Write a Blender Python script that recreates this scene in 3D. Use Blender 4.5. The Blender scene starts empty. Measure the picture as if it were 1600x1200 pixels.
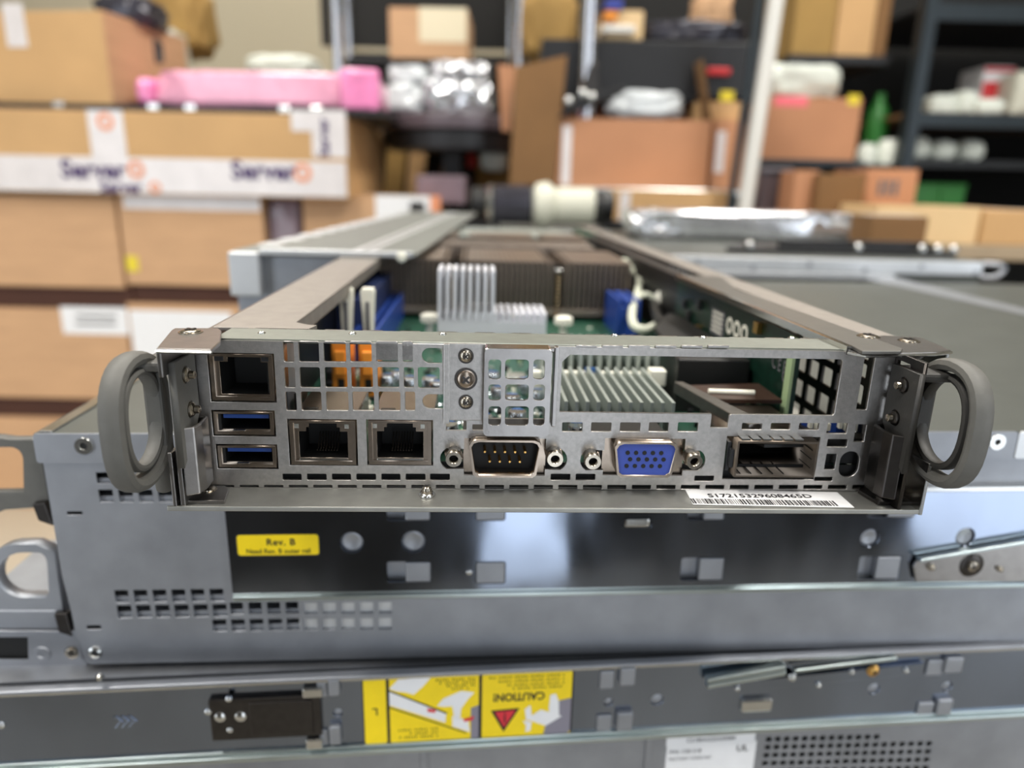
import bpy, bmesh, math, random
from mathutils import Vector, Matrix
random.seed(4)
D = bpy.data
scene = bpy.context.scene
COL = scene.collection
ZC = 1.022                      # camera height above the floor (m)
F_PX = 1109.0
PITCH = math.radians(15.6); ROLL = math.radians(1.26)
# ------------------------------------------------------------------ camera
cam_d = D.cameras.new('camera'); cam = D.objects.new('camera', cam_d); COL.objects.link(cam)
RC = Matrix.Rotation(math.pi/2 - PITCH, 3, 'X') @ Matrix.Rotation(ROLL, 3, 'Z')
cam.matrix_world = Matrix.Translation((0, 0, ZC)) @ RC.to_4x4()
cam_d.sensor_width = 36.0; cam_d.lens = F_PX/1600*36.0
cam_d.clip_start = 0.01; cam_d.clip_end = 30
cam_d.dof.use_dof = True; cam_d.dof.focus_distance = 0.186; cam_d.dof.aperture_fstop = 7.6
scene.camera = cam
# ------------------------------------------------------------------ light
world = D.worlds.new('world'); scene.world = world; world.use_nodes = True
world.node_tree.nodes['Background'].inputs[0].default_value = (0.80, 0.88, 1.0, 1)
world.node_tree.nodes['Background'].inputs[1].default_value = 1.0
def area(name, loc, rot, sx, sy, power, color):
    l = D.lights.new(name, 'AREA'); l.shape = 'RECTANGLE'; l.size = sx; l.size_y = sy
    l.energy = power; l.color = color
    o = D.objects.new(name, l); COL.objects.link(o); o.location = loc; o.rotation_euler = rot
    return o
ADDED_OPENINGS = [(-2.3, -1.15), (.12, .38), (1.35, 2.6)]          # unseen openings added behind the camera for streaks in the rails (x from, to)
for wa, wb in ADDED_OPENINGS:
    area('added_opening_light', ((wa+wb)/2, -1.14, 1.17), (math.radians(90), 0, 0), wb-wa, 2.3, 13*(wb-wa)/.9, (0.88, 0.94, 1.0))
LAMPS = [(-0.9, -0.75), (0.9, -0.75), (-0.9, 0.35), (0.9, 0.35), (-0.9, 1.9), (0.9, 1.9)]  # unseen ceiling lights; first pair added for more light on the front faces
for lx_, ly_ in LAMPS:
    area('ceiling_lamp_light', (lx_, ly_, 2.83), (0, 0, 0), 0.35, 1.15, 20, (1.0, 0.95, 0.87))
scene.view_settings.view_transform = 'Standard'; scene.view_settings.look = 'None'
scene.view_settings.exposure = 0.2; scene.view_settings.gamma = 1.0
scene.view_settings.use_curve_mapping = False
# ------------------------------------------------------------------ materials
def srgb(h):
    if isinstance(h, str):
        h = tuple(int(h[i:i+2], 16) for i in (0, 2, 4))
    return tuple(((c/255)/12.92 if c/255 <= 0.04045 else ((c/255+0.055)/1.055)**2.4) for c in h) + (1,)
MATS = {}
def mat(name, col, rough=0.5, metal=0.0, var=0.0, scale=200.0, bump=0.0, bscale=None, stretch=None, coat=0.0, alpha=1.0, emit=0.0, trans=0.0, rvar=0.0, bdist=0.0003):
    m = D.materials.new(name); m.use_nodes = True; nt = m.node_tree; b = nt.nodes['Principled BSDF']
    c = srgb(col); b.inputs['Base Color'].default_value = c
    b.inputs['Roughness'].default_value = rough; b.inputs['Metallic'].default_value = metal
    b.inputs['Coat Weight'].default_value = coat; b.inputs['Alpha'].default_value = alpha
    b.inputs['Transmission Weight'].default_value = trans
    if emit: b.inputs['Emission Color'].default_value = c; b.inputs['Emission Strength'].default_value = emit
    tc = nt.nodes.new('ShaderNodeTexCoord'); src = tc.outputs['Object']
    if stretch:
        mp = nt.nodes.new('ShaderNodeMapping'); mp.inputs['Scale'].default_value = stretch
        nt.links.new(src, mp.inputs[0]); src = mp.outputs[0]
    if var or rvar:
        n = nt.nodes.new('ShaderNodeTexNoise'); n.inputs['Scale'].default_value = scale; n.inputs['Detail'].default_value = 5
        nt.links.new(src, n.inputs['Vector'])
    if var:
        r = nt.nodes.new('ShaderNodeValToRGB'); r.color_ramp.elements[0].position = 0.3; r.color_ramp.elements[1].position = 0.7
        r.color_ramp.elements[0].color = tuple(max(0, x*(1-var)) for x in c[:3])+(1,)
        r.color_ramp.elements[1].color = tuple(min(1, x*(1+var)) for x in c[:3])+(1,)
        nt.links.new(n.outputs[0], r.inputs[0]); nt.links.new(r.outputs[0], b.inputs['Base Color'])
    if rvar:
        mr = nt.nodes.new('ShaderNodeMapRange'); mr.inputs[1].default_value = .3; mr.inputs[2].default_value = .7
        mr.inputs[3].default_value = max(0.03, rough-rvar); mr.inputs[4].default_value = rough+rvar
        nt.links.new(n.outputs[0], mr.inputs[0]); nt.links.new(mr.outputs[0], b.inputs['Roughness'])
    if bump:
        n2 = nt.nodes.new('ShaderNodeTexNoise'); n2.inputs['Scale'].default_value = bscale or scale; n2.inputs['Detail'].default_value = 3
        nt.links.new(src, n2.inputs['Vector'])
        bp = nt.nodes.new('ShaderNodeBump'); bp.inputs['Strength'].default_value = bump; bp.inputs['Distance'].default_value = bdist
        nt.links.new(n2.outputs[0], bp.inputs['Height']); nt.links.new(bp.outputs[0], b.inputs['Normal'])
    MATS[name] = m; return m
mat('panel_zinc', 'b6b3b0', .40, 1, .10, 900, .12, 2500)
mat('bracket_steel', '9a9795', .30, 1, .08, 300, .06, 1500)
mat('flange_zinc', '8b8f88', .46, .75, .06, 300, .06, 1500)
mat('railtop_zinc', '98928c', .5, .75, .08, 200, .05, 1200)
mat('tray_zinc', 'a5a5a0', .46, .85, .12, 120, .06, 1200)
mat('cover_grey', '6d6b67', .42, .7, .06, 200, .05, 1200)
mat('lid_mid', '7f827e', .5, .6, .05, 40)
mat('chassis_zinc', '9da0a6', .46, .85, .10, 60, .10, 900)
mat('bright_zinc', 'd2d4d6', .4, .7, .06, 60)
mat('lid_grey', '5d605c', .45, .55, .08, 40, .08, 600)
mat('rail_zinc', '838c9c', .12, 1, .12, 22, .6, 9, rvar=.05, bdist=.006, stretch=(1, 1, .5))
mat('rail_edge', 'b9c4c4', .28, 1, .10, 40)
mat('bright_steel', 'c9c9c6', .20, 1, .08, 80)
mat('nickel', 'a29588', .26, 1, .14, 250)
mat('cage_metal', '6f655b', .34, 1, .2, 150)
mat('screw_nickel', 'a8a093', .22, 1, .15, 600)
mat('dark_steel', '4b4846', .34, 1, .1, 300)
mat('handle_rubber', '5b5a56', .55, 0, .08, 250, .25, 700)
mat('handle_rubber_dark', '2e2d2b', .5, 0, .08, 250, .2, 700)
mat('black_plastic', '141414', .42, 0)
mat('port_black', '070707', .55, 0)
mat('black_steel', '1c1c1e', .42, .2, .1, 30)
mat('copper_brown', '3a261c', .4, .2, .3, 60)
mat('navy_board', '1c2a52', .45)
mat('brass_pale', 'd9c7a2', .25, 1)
mat('gold', 'd6a860', .28, 1)
mat('usb_blue', '24468c', .4)
mat('vga_blue', '32479a', .45, 0, .05, 500)
mat('dimm_blue', '1c3c88', .4)
mat('latch_white', 'e2e0d2', .5)
mat('orange_plastic', 'e08a2c', .5)
mat('pcb_green', '214a3a', .38, 0, .25, 350)
mat('pcb_dark', '0f2a20', .35, 0, .3, 300)
mat('pcb_edge', '9fb58a', .5)
mat('solder', 'c3c4bd', .3, .8, .3, 900)
mat('chip_black', '232426', .4)
mat('cap_alu', 'c4cbd2', .22, 1)
mat('cap_blue', '3562a0', .4)
mat('sink_alu', 'adb5b0', .42, .75, .06, 300)
mat('sink_white', 'd8d9e0', .5, .35)
mat('sink_nickel', '988a7e', .42, .85, .15, 150)
mat('sink_top', 'a3968b', .34, 1, .2, 100)
mat('cable_white', 'c8cbb9', .5)
mat('label_white', 'e9e9ea', .55, 0, .03, 100)
mat('label_cream', 'ddd2b4', .55)
mat('ink', '17171a', .6)
mat('ink_grey', '5f5f63', .6)
mat('ink_olive', '6b6413', .6)
mat('yellow_label', 'f5d613', .42, 0, .03, 200)
mat('label_red', 'd8303c', .5)
mat('label_shade', '84808c', .5)
mat('tape_white', 'd9d3d2', .32, 0, .06, 30, coat=.3)
mat('tape_purple', '432a60', .5)
mat('tape_orange', 'e3936a', .5)
mat('cardboard', 'c49c76', .8, 0, .07, 9, .3, 60, stretch=(1, 1, 6))
mat('cardboard_tan', 'c39c6c', .8, 0, .06, 9, .3, 60)
mat('cardboard_red', 'b78360', .8, 0, .07, 9, .3, 60)
mat('cardboard_dark', '7c5a36', .85, 0, .1, 9)
mat('cardboard_olive', '9c7c45', .85, 0, .1, 9)
mat('kraft_pale', 'd7b98c', .8, 0, .05, 9)
mat('pink_foam', 'ec86b8', .35, 0, .22, 25, .5, 60, coat=.5)
mat('pink_pale', 'e8a3bc', .3, 0, .12, 30, .5, 60, coat=.5)
mat('bubble_silver', 'd2d3d6', .16, .75, .2, 50, .8, 60)
mat('bubble_clear', 'd5dadc', .22, 0, .1, 40, .8, 70, coat=.6)
mat('foam_white', 'd7dcd2', .6, 0, .08, 20, .5, 40)
mat('grey_wrap', '7d6a72', .35, 0, .15, 30, .5, 50, coat=.3)
mat('wall_paint', 'b3a992', .85, 0, .03, 2)
mat('wall_grey', '8d8b80', .9, 0, .04, 2)
mat('wall_dark', '3b3833', .9, 0, .05, 2)
mat('ceiling_white', 'cfccc3', .9)
mat('floor_concrete', '8b867c', .6, 0, .1, 3)
mat('lamp_panel', 'ffffff', .5, emit=3.0)
mat('bench_wood', '9b8a72', .6, 0, .1, 12)
mat('table_beige', 'b9ae9c', .6, 0, .03, 5)
mat('shelf_black', '1d1f22', .45, .2, .1, 20)
mat('shelf_slate', '2b3338', .4, .4, .08, 20)
mat('chrome', 'd3d3d8', .15, 1)
mat('white_paint', 'd8d6d0', .35)
mat('cream_plastic', 'c9c8b8', .5)
mat('green_plastic', '276f29', .35)
mat('red_print', 'c82c30', .5)
mat('blue_print', '2f3f96', .5)
mat('yellow_sticker', 'dfc92a', .5)
mat('pink_sticker', 'f0707c', .5)
mat('glass', 'e8f0f4', .05, trans=1.0)
M = MATS
# ------------------------------------------------------------------ helpers (mm in, metres out)
S = 0.001
class MB:
    def __init__(s): s.v = []; s.f = []
    def add(s, vs, fs):
        b = len(s.v); s.v += [tuple(v) for v in vs]; s.f += [tuple(b+i for i in f) for f in fs]; return s
    def box(s, x0, x1, y0, y1, z0, z1):
        return s.add([(x0,y0,z0),(x1,y0,z0),(x1,y1,z0),(x0,y1,z0),(x0,y0,z1),(x1,y0,z1),(x1,y1,z1),(x0,y1,z1)],
            [(3,2,1,0),(4,5,6,7),(0,1,5,4),(1,2,6,5),(2,3,7,6),(3,0,4,7)])
    def cyl(s, p0, p1, r, r2=None, n=16):
        r2 = r if r2 is None else r2
        p0 = Vector(p0); p1 = Vector(p1); d = (p1-p0).normalized()
        a = d.orthogonal().normalized(); c = d.cross(a)
        vs = [p0+(a*math.cos(2*math.pi*i/n)+c*math.sin(2*math.pi*i/n))*r for i in range(n)]
        vs += [p1+(a*math.cos(2*math.pi*i/n)+c*math.sin(2*math.pi*i/n))*r2 for i in range(n)]
        return s.add(vs, [(i,(i+1)%n,n+(i+1)%n,n+i) for i in range(n)]+[tuple(range(n))[::-1], tuple(range(n,2*n))])
    def lathe(s, p0, axis, prof, n=20):       # prof: (radius, along axis)
        p0 = Vector(p0); d = Vector(axis).normalized(); a = d.orthogonal().normalized(); c = d.cross(a)
        vs = []
        for r, h in prof:
            vs += [p0+d*h+(a*math.cos(2*math.pi*i/n)+c*math.sin(2*math.pi*i/n))*r for i in range(n)]
        fs = []
        for k in range(len(prof)-1):
            fs += [(k*n+i, k*n+(i+1)%n, (k+1)*n+(i+1)%n, (k+1)*n+i) for i in range(n)]
        fs.append(tuple(range(n))[::-1]); k = len(prof)-1; fs.append(tuple(k*n+i for i in range(n)))
        return s.add(vs, fs)
    def prism(s, pts, axis, a0, a1):          # polygon extruded along an axis; pts in the two other axes
        def P(p, a):
            return {'x': (a, p[0], p[1]), 'y': (p[0], a, p[1]), 'z': (p[0], p[1], a)}[axis]
        n = len(pts)
        return s.add([P(p, a0) for p in pts]+[P(p, a1) for p in pts],
            [(i,(i+1)%n,n+(i+1)%n,n+i) for i in range(n)]+[tuple(range(n))[::-1], tuple(range(n,2*n))])
    def sweep(s, path, w, t, side, closed=True, rounded=2):   # band: width w along 'side' axis, thickness t
        side = Vector(side).normalized(); n = len(path); P = [Vector(p) for p in path]
        prof = []
        for cx, cy, a0 in ((w/2-t/2, 0, 0),(-(w/2-t/2), 0, math.pi)):
            for k in range(5):
                a = a0-math.pi/2+k*math.pi/4; prof.append((cx+math.cos(a)*t/2, math.sin(a)*t/2))
        m = len(prof); vs = []
        for i in range(n):
            t_ = (P[(i+1)%n]-P[i-1]) if closed or 0 < i < n-1 else (P[1]-P[0] if i == 0 else P[-1]-P[-2])
            nrm = side.cross(t_).normalized()
            for a, b in prof: vs.append(P[i]+side*a+nrm*b)
        fs = []
        for i in range(n if closed else n-1):
            j = (i+1)%n
            fs += [(i*m+k, i*m+(k+1)%m, j*m+(k+1)%m, j*m+k) for k in range(m)]
        if not closed: fs += [tuple(range(m))[::-1], tuple((n-1)*m+k for k in range(m))]
        return s.add(vs, fs)
    def tube(s, path, r, n=8):
        P = [Vector(p) for p in path]; vs = []; up = Vector((0.13, 0.31, 1)).normalized()
        for i in range(len(P)):
            t_ = (P[min(i+1, len(P)-1)]-P[max(i-1, 0)]).normalized()
            a = t_.cross(up).normalized(); b = t_.cross(a)
            vs += [P[i]+(a*math.cos(2*math.pi*k/n)+b*math.sin(2*math.pi*k/n))*r for k in range(n)]
        fs = []
        for i in range(len(P)-1): fs += [(i*n+k, i*n+(k+1)%n, (i+1)*n+(k+1)%n, (i+1)*n+k) for k in range(n)]
        fs += [tuple(range(n))[::-1], tuple((len(P)-1)*n+k for k in range(n))]
        return s.add(vs, fs)
    def mesh(s, name, m, smooth=False):
        me = D.meshes.new(name); me.from_pydata([(x*S, y*S, z*S) for x, y, z in s.v], [], s.f)
        me.materials.append(M[m] if isinstance(m, str) else m)
        bm = bmesh.new(); bm.from_mesh(me); bmesh.ops.recalc_face_normals(bm, faces=bm.faces); bm.to_mesh(me); bm.free()
        if smooth:
            for p in me.polygons: p.use_smooth = True
            try: me.set_sharp_from_angle(angle=math.radians(40))
            except Exception: pass
        return me
    def build(s, name, m, parent=None, smooth=False, bevel=0, loc=None, rotz=0):
        o = D.objects.new(name, s.mesh(name, m, smooth)); COL.objects.link(o)
        if parent is not None: o.parent = parent
        if loc: o.location = loc
        o.rotation_euler.z = rotz
        if bevel:
            b = o.modifiers.new('bevel', 'BEVEL'); b.width = bevel*S; b.segments = 2; b.limit_method = 'ANGLE'
        return o
def tag(o, label=None, cat=None, group=None, kind=None):
    if label: o['label'] = label
    if cat: o['category'] = cat
    if group: o['group'] = group
    if kind: o['kind'] = kind
    return o
def curve_mesh(name, loops, thick, mp, m, parent, smooth=False, bevel=0):
    """sheet metal: first loop is the outline, the rest are holes; mp maps (u, v, w) mm to local mm"""
    cu = D.curves.new(name, 'CURVE'); cu.dimensions = '2D'; cu.fill_mode = 'BOTH'; cu.extrude = thick/2
    for lp in loops:
        sp = cu.splines.new('POLY'); sp.points.add(len(lp)-1)
        for i, p in enumerate(lp): sp.points[i].co = (p[0], p[1], 0, 1)
        sp.use_cyclic_u = True
    o = D.objects.new(name, cu); COL.objects.link(o)
    dg = bpy.context.evaluated_depsgraph_get()
    me = D.meshes.new_from_object(o.evaluated_get(dg)); D.objects.remove(o); D.curves.remove(cu)
    for v in me.vertices:
        x, y, z = mp(v.co.x, v.co.y, v.co.z); v.co = (x*S, y*S, z*S)
    me.materials.clear(); me.materials.append(M[m]); me.name = name
    bm = bmesh.new(); bm.from_mesh(me); bmesh.ops.remove_doubles(bm, verts=bm.verts, dist=1e-6)
    bmesh.ops.recalc_face_normals(bm, faces=bm.faces); bm.to_mesh(me); bm.free()
    ob = D.objects.new(name, me); COL.objects.link(ob)
    if parent is not None: ob.parent = parent
    return ob
def rr(x0, z0, x1, z1, r=0.0, n=3):          # rounded rectangle loop
    if x0 > x1: x0, x1 = x1, x0
    if z0 > z1: z0, z1 = z1, z0
    if r <= 0: return [(x0,z0),(x1,z0),(x1,z1),(x0,z1)]
    r = min(r, (x1-x0)/2*.99, (z1-z0)/2*.99); out = []
    for cx, cz, a0 in ((x1-r,z0+r,-90),(x1-r,z1-r,0),(x0+r,z1-r,90),(x0+r,z0+r,180)):
        for k in range(n+1):
            a = math.radians(a0+90*k/n); out.append((cx+r*math.cos(a), cz+r*math.sin(a)))
    return out
def circ(x, z, r, n=20): return [(x+r*math.cos(2*math.pi*i/n), z+r*math.sin(2*math.pi*i/n)) for i in range(n)]
def text(name, body, size, mp, m, parent, thick=0.02, align='CENTER', sx=1.0, shear=0, spacing=1.0, bold=.012):
    cu = D.curves.new(name, 'FONT'); cu.body = body; cu.size = size; cu.extrude = thick; cu.align_x = align; cu.align_y = 'CENTER'; cu.shear = shear; cu.space_character = spacing
    cu.resolution_u = 3; cu.offset = size*bold
    o = D.objects.new(name, cu); COL.objects.link(o)
    dg = bpy.context.evaluated_depsgraph_get()
    me = D.meshes.new_from_object(o.evaluated_get(dg)); D.objects.remove(o); D.curves.remove(cu)
    for v in me.vertices:
        x, y, z = mp(v.co.x*sx, v.co.y, v.co.z); v.co = (x*S, y*S, z*S)
    me.materials.clear(); me.materials.append(M[m]); me.name = name
    ob = D.objects.new(name, me); COL.objects.link(ob)
    if parent is not None: ob.parent = parent
    return ob
def ray(u, v): return RC @ Vector(((u-800)/F_PX, -(v-600)/F_PX, -1.0))
class Frame:
    """a thing's own axes: x along its face, y into depth, z up (mm), anchored at a world point (mm from the lens)"""
    def __init__(s, O, yaw, lean=0.0):
        s.O = Vector(O); s.R = Matrix.Rotation(math.radians(yaw), 3, 'Z') @ Matrix.Rotation(math.radians(lean), 3, 'Y')
        s.yaw = math.radians(yaw); s.ex, s.ey, s.ez = s.R.col[0].copy(), s.R.col[1].copy(), s.R.col[2].copy()
    def _hit(s, u, v, n, c):
        d = ray(u, v); P = d*((s.O+n*c).dot(n)/d.dot(n))-s.O
        return P.dot(s.ex), P.dot(s.ey), P.dot(s.ez)
    def y(s, u, v, c=0): p = s._hit(u, v, s.ey, c); return (p[0], p[2])      # on plane y=c
    def z(s, u, v, c=0): p = s._hit(u, v, s.ez, c); return (p[0], p[1])
    def x(s, u, v, c=0): p = s._hit(u, v, s.ex, c); return (p[1], p[2])
    def rect(s, u0, v0, u1, v1, c=0):
        um, vm = (u0+u1)/2, (v0+v1)/2
        return (s.y(u0, vm, c)[0], s.y(um, v1, c)[1], s.y(u1, vm, c)[0], s.y(um, v0, c)[1])
    def empty(s, name, *t):
        o = D.objects.new(name, None); COL.objects.link(o); o.empty_display_size = .01
        o.location = s.O*S+Vector((0, 0, ZC)); o.rotation_euler = s.R.to_euler()
        if t: tag(o, *t)
        return o
def world_pt(u, v, Y):                       # point on the upright plane Y mm in front of the lens
    d = ray(u, v); return d*(Y/d.y)
def holes(fr, rects, r=0.0, c=0): return [rr(*fr.rect(*q, c), r) for q in rects]
def on_face(yy, dy=0.0):                      # 2D (x, z) sheet standing at y=yy; thickness along y
    return lambda u, v, w: (u, yy-w, v)
SC_N = {'n': 0}
def screw(fr_parent, p, axis, r, m='screw_nickel', head=None, name='screw', cross=True):
    """pan-head screw: domed head, washer flange and cross recess"""
    p = Vector(p); d = Vector(axis).normalized(); head = head or r*.55
    mb = MB().lathe(p, d, [(r*1.18, 0), (r*1.18, head*.22), (r*.98, head*.3), (r*.95, head*.7), (r*.72, head*.98), (r*.35, head*1.08)], 20)
    o = mb.build(name, m, fr_parent, smooth=True)
    if cross:
        a = d.orthogonal().normalized(); b = d.cross(a); q = p+d*(head*1.02); c = MB()
        for u_, v_ in ((a, b), (b, a)):
            l, w = r*.55, r*.13
            vs = [q+u_*sx*l+v_*sy*w+d*k*r*.1 for k in (0, 1) for sx, sy in ((-1,-1),(1,-1),(1,1),(-1,1))]
            c.add(vs, [(0,1,2,3),(4,5,6,7),(0,1,5,4),(1,2,6,5),(2,3,7,6),(3,0,4,7)])
        c.build('cross_recess', 'dark_steel', o)
    return o
# ================================================================== setting
def struct(mb, name, m, **k): return tag(mb.build(name, m, **k), kind='structure')
Z0 = -ZC*1000
def wbuild(mb, name, m, parent=None, **k):    # mesh given in mm from the lens, origin put at its own base
    xs = [v[0] for v in mb.v]; ys = [v[1] for v in mb.v]; zs = [v[2] for v in mb.v]
    c = ((min(xs)+max(xs))/2, (min(ys)+max(ys))/2, min(zs))
    mb.v = [(x-c[0], y-c[1], z-c[2]) for x, y, z in mb.v]
    return mb.build(name, m, parent, loc=(c[0]*S, c[1]*S, c[2]*S+ZC), **k)
tag(wbuild(MB().box(-2600, 3000, -1200, 3100, Z0-60, Z0), 'floor', 'floor_concrete'), kind='structure')
tag(wbuild(MB().box(-2600, 3000, 3100, 3200, Z0, 1880), 'wall_back', 'wall_paint'), kind='structure')
tag(wbuild(MB().box(-2700, -2600, -1200, 3200, Z0, 1880), 'wall_left', 'wall_grey'), kind='structure')
tag(wbuild(MB().box(3000, 3100, -1200, 3200, Z0, 1880), 'wall_right', 'wall_grey'), kind='structure')
tag(wbuild(MB().box(-2600, 3000, -1200, 3200, 1880, 1960), 'ceiling', 'ceiling_white'), kind='structure')
fw = curve_mesh('wall_front', [rr(-2600, Z0, 3000, 1880), *[rr(a*1000, Z0+20, b*1000, 1340) for a, b in ADDED_OPENINGS]], 100, lambda u, v, w: (u, -1250+w, v+ZC*1000), 'wall_dark', None)  # unseen wall behind the camera, cut by the added openings
tag(fw, kind='structure')
for i, (lx_, ly_) in enumerate(LAMPS):
    t = D.objects.new('ceiling_light', None); COL.objects.link(t); t.location = (lx_, ly_, ZC+1.88)
    tag(t, 'unseen flat white ceiling light panel, %s' % ['left one added above the camera side', 'right one added above the camera side', 'left one above the servers', 'right one above the servers', 'left one over the shelves', 'right one over the shelves'][i], 'lamp', 'ceiling light panels')
    MB().box(-200, 200, -600, 600, -40, 0).build('housing', 'white_paint', t)
    MB().box(-180, 180, -580, 580, -44, -40.5).build('diffuser', 'lamp_panel', t)
# ================================================================== the open server sled in front
SL = Frame((0.652, 184.0, -82.0), 3.2, 0.45)
sled = SL.empty('server_sled', 'open galvanised half width server node sled with grey loop handles and rear ports facing out', 'server')
ON = on_face
H = 41.3
# rear panel with every opening cut out
def dsub(x0, x1, z0, z1, k):    # D-sub shaped loop, wide at the top
    return [(x0+k+.9, z0), (x1-k-.9, z0), (x1-k+.2, z0+.8), (x1, z1-1.6), (x1-.6, z1-.5), (x1-1.9, z1), (x0+1.9, z1), (x0+.6, z1-.5), (x0, z1-1.6), (x0+k-.2, z0+.8)]
hl = holes(SL, [(327, 551, 431, 628), (332, 640, 431, 681), (339, 693, 435, 732), (451, 654, 559, 727), (573, 655, 677, 727)])
cols = [(443,460),(467,499),(506,541),(547,581),(588,622),(629,645)]
for r0, r1, sh in ((533,565,0),(573,605,2),(611,641,4)):
    for c0, c1 in cols: hl += holes(SL, [(c0+sh, r0, c1+sh, r1)], .5)
hl += holes(SL, [(653, 573, 687, 606)], .5)
def dcap(q):
    x0, z0, x1, z1 = SL.rect(*q); r = (z1-z0)/2
    return [(x1, z0), (x1, z1)]+[(x0+r+r*math.cos(math.radians(a)), (z0+z1)/2+r*math.sin(math.radians(a))) for a in range(90, 271, 20)]
hl += [dcap((659, 543, 691, 567)), dcap((660, 615, 693, 638))]
hl += holes(SL, [(697, 656, 729, 672), (738, 662, 757, 672)], .3)
hl += holes(SL, [(762, 549, 862, 654)], .5)                              # opening behind the perforated cage
wx0, wz0, wx1, wz1 = SL.rect(876, 557, 1310, 646); nx0, nz0, nx1, _ = SL.rect(1110, 646, 1138, 668)
hl.append([(wx0, wz0), (nx0, wz0), (nx0, nz0), (nx1, nz0), (nx1, wz0-.5), (nx1+.5, wz0), (wx1-.5, wz0), (wx1, wz0+.5), (wx1, wz1-.6), (wx1-.6, wz1), (wx0+2, wz1), (wx0, wz1-2)])
hl += holes(SL, [(a, 539.5, b, 542.8) for a, b in ((900,932),(941,973),(982,1015),(1024,1056),(1065,1097),(1106,1138))])
hl += holes(SL, [(878,659,910,674),(923,659,955,674),(968,659,1000,674),(1013,659,1044,674),(1058,659,1090,674),(1158,660,1190,671),(1203,660,1234,671),(1247,660,1279,671),(1291,660,1323,677),(1291,685,1323,698),(1288,708,1305,733),(1271,744,1300,751),(1343,556,1360,640),(1334,662,1351,690),(1084,742,1115,751)], .3)
x0, z0, x1, z1 = SL.rect(1310, 704, 1341, 745); hl.append(rr(x0, z0, x1, z1, (x1-x0)/2, 6))
def dsub_hole(sc, q, s0, s1):                     # rectangle plus two round ears
    x0, z0, x1, z1 = SL.rect(*q); zc = SL.y(q[0], sc)[1]; r = 3.6; out = []
    w = 2.9
    out += [(x0, z0), (x1, z0), (x1, zc-w)]
    cx = SL.y(s1, sc)[0]
    out += [(cx+r*math.cos(math.radians(a)), zc+r*math.sin(math.radians(a))) for a in range(-60, 61, 20) if cx+r*math.cos(math.radians(a)) > x1]
    out += [(x1, zc+w), (x1, z1), (x0, z1), (x0, zc+w)]
    cx = SL.y(s0, sc)[0]
    out += [(cx+r*math.cos(math.radians(a)), zc+r*math.sin(math.radians(a))) for a in range(120, 241, 20) if cx+r*math.cos(math.radians(a)) < x0]
    out += [(x0, zc-w)]
    return out
hl.append(dsub_hole(716, (725, 684, 852, 742), 708, 866)); hl.append(dsub_hole(718, (943, 684, 1068, 742), 926, 1082))
hl += holes(SL, [(1131, 681, 1276, 748)], .2)
lows = [(442,472),(480,511),(519,549),(557,588),(596,626),(634,665),(672,703),(860,891),(899,930)]
hl += holes(SL, [(a, 739, b, 749.5) for a, b in lows], .3)
hl += holes(SL, [(299+38.2*k, 756.5, 329+38.2*k, 763.5) for k in range(1, 28)], .2)
outline = [(-84.5, .3), (103.8, .3), (103.8, H), (-84.5, H)]
curve_mesh('rear_panel', [outline]+hl, 1.0, ON(0), 'panel_zinc', sled)
# tray floor, side walls, top rails
tray = MB().box(-90, 117, 1.2, 620, -.9, .1).box(-86.6, 110.2, -12.6, 1.2, -.9, .1)
tray.build('tray_floor', 'tray_zinc', sled, bevel=.3)
MB().box(-89.2, 110.2, -13.2, -12.4, -.9, .5).build('front_lip', 'tray_zinc', sled, bevel=.3)
MB().box(-85.8, -84.6, -12.6, 620, .1, H-.2).build('left_wall', 'bracket_steel', sled, bevel=.2)
rw = [rr(-13, .3, 620, H)]
for k in range(26):                                # perforated right side wall
    for za, zb in ((4.5, 10.5), (13, 19), (22, 28), (30.2, 34.4), (35.6, 39.6)):
        if k < 1 and False: continue
        ya = -6.2+k*9.4
        if k == 0 and zb < 21: rw.append(rr(-6, za, -1.2, zb, .4)); continue
        if k == 0: rw.append(rr(-7.5, za, -1.4, zb, .4)); continue
        rw.append(rr(ya, za, ya+7, zb, .6))
curve_mesh('right_wall', rw, 1.0, lambda u, v, w: (104.4+w, u, v), 'dark_steel', sled)
tf = [rr(-78.5, .5, 104.5, 13.8)]
curve_mesh('top_flange', tf, 1.0, lambda u, v, w: (u, v, H-.1+w), 'flange_zinc', sled)
tn = MB()
for k in range(17): tn.box(-74+k*10.5, -68.5+k*10.5, 13.6, 14.6, H-.6, H+.4)
tn.build('flange_teeth', 'bracket_steel', sled)
for u, v in ((409,520),(551,521),(692,522),(960,524),(1098,527),(1237,528)):
    x, y = SL.z(u, v, H+.5)
    MB().lathe((x, y, H+.4), (0,0,1), [(1.1,0),(1.05,.25),(.75,.35),(.5,.1)], 14).build('rivet', 'bright_steel', sled, smooth=True)
MB().box(-84.4, -63.5, 16, 620, H-.9, H+.2).box(-64.5, -63.5, 22, 620, H-5, H).build('left_rail', 'railtop_zinc', sled, bevel=.2)
MB().prism([(-72, 14.2), (-57.5, 14.2), (-56.4, 19.8), (-59, 20.3), (-63.5, 24), (-72, 24)], 'z', H-.6, H+.5).build('rail_tab', 'railtop_zinc', sled)
MB().box(103.9, 116.5, 16, 630, H-.9, H+.2).build('right_rail', 'railtop_zinc', sled, bevel=.2)
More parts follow.
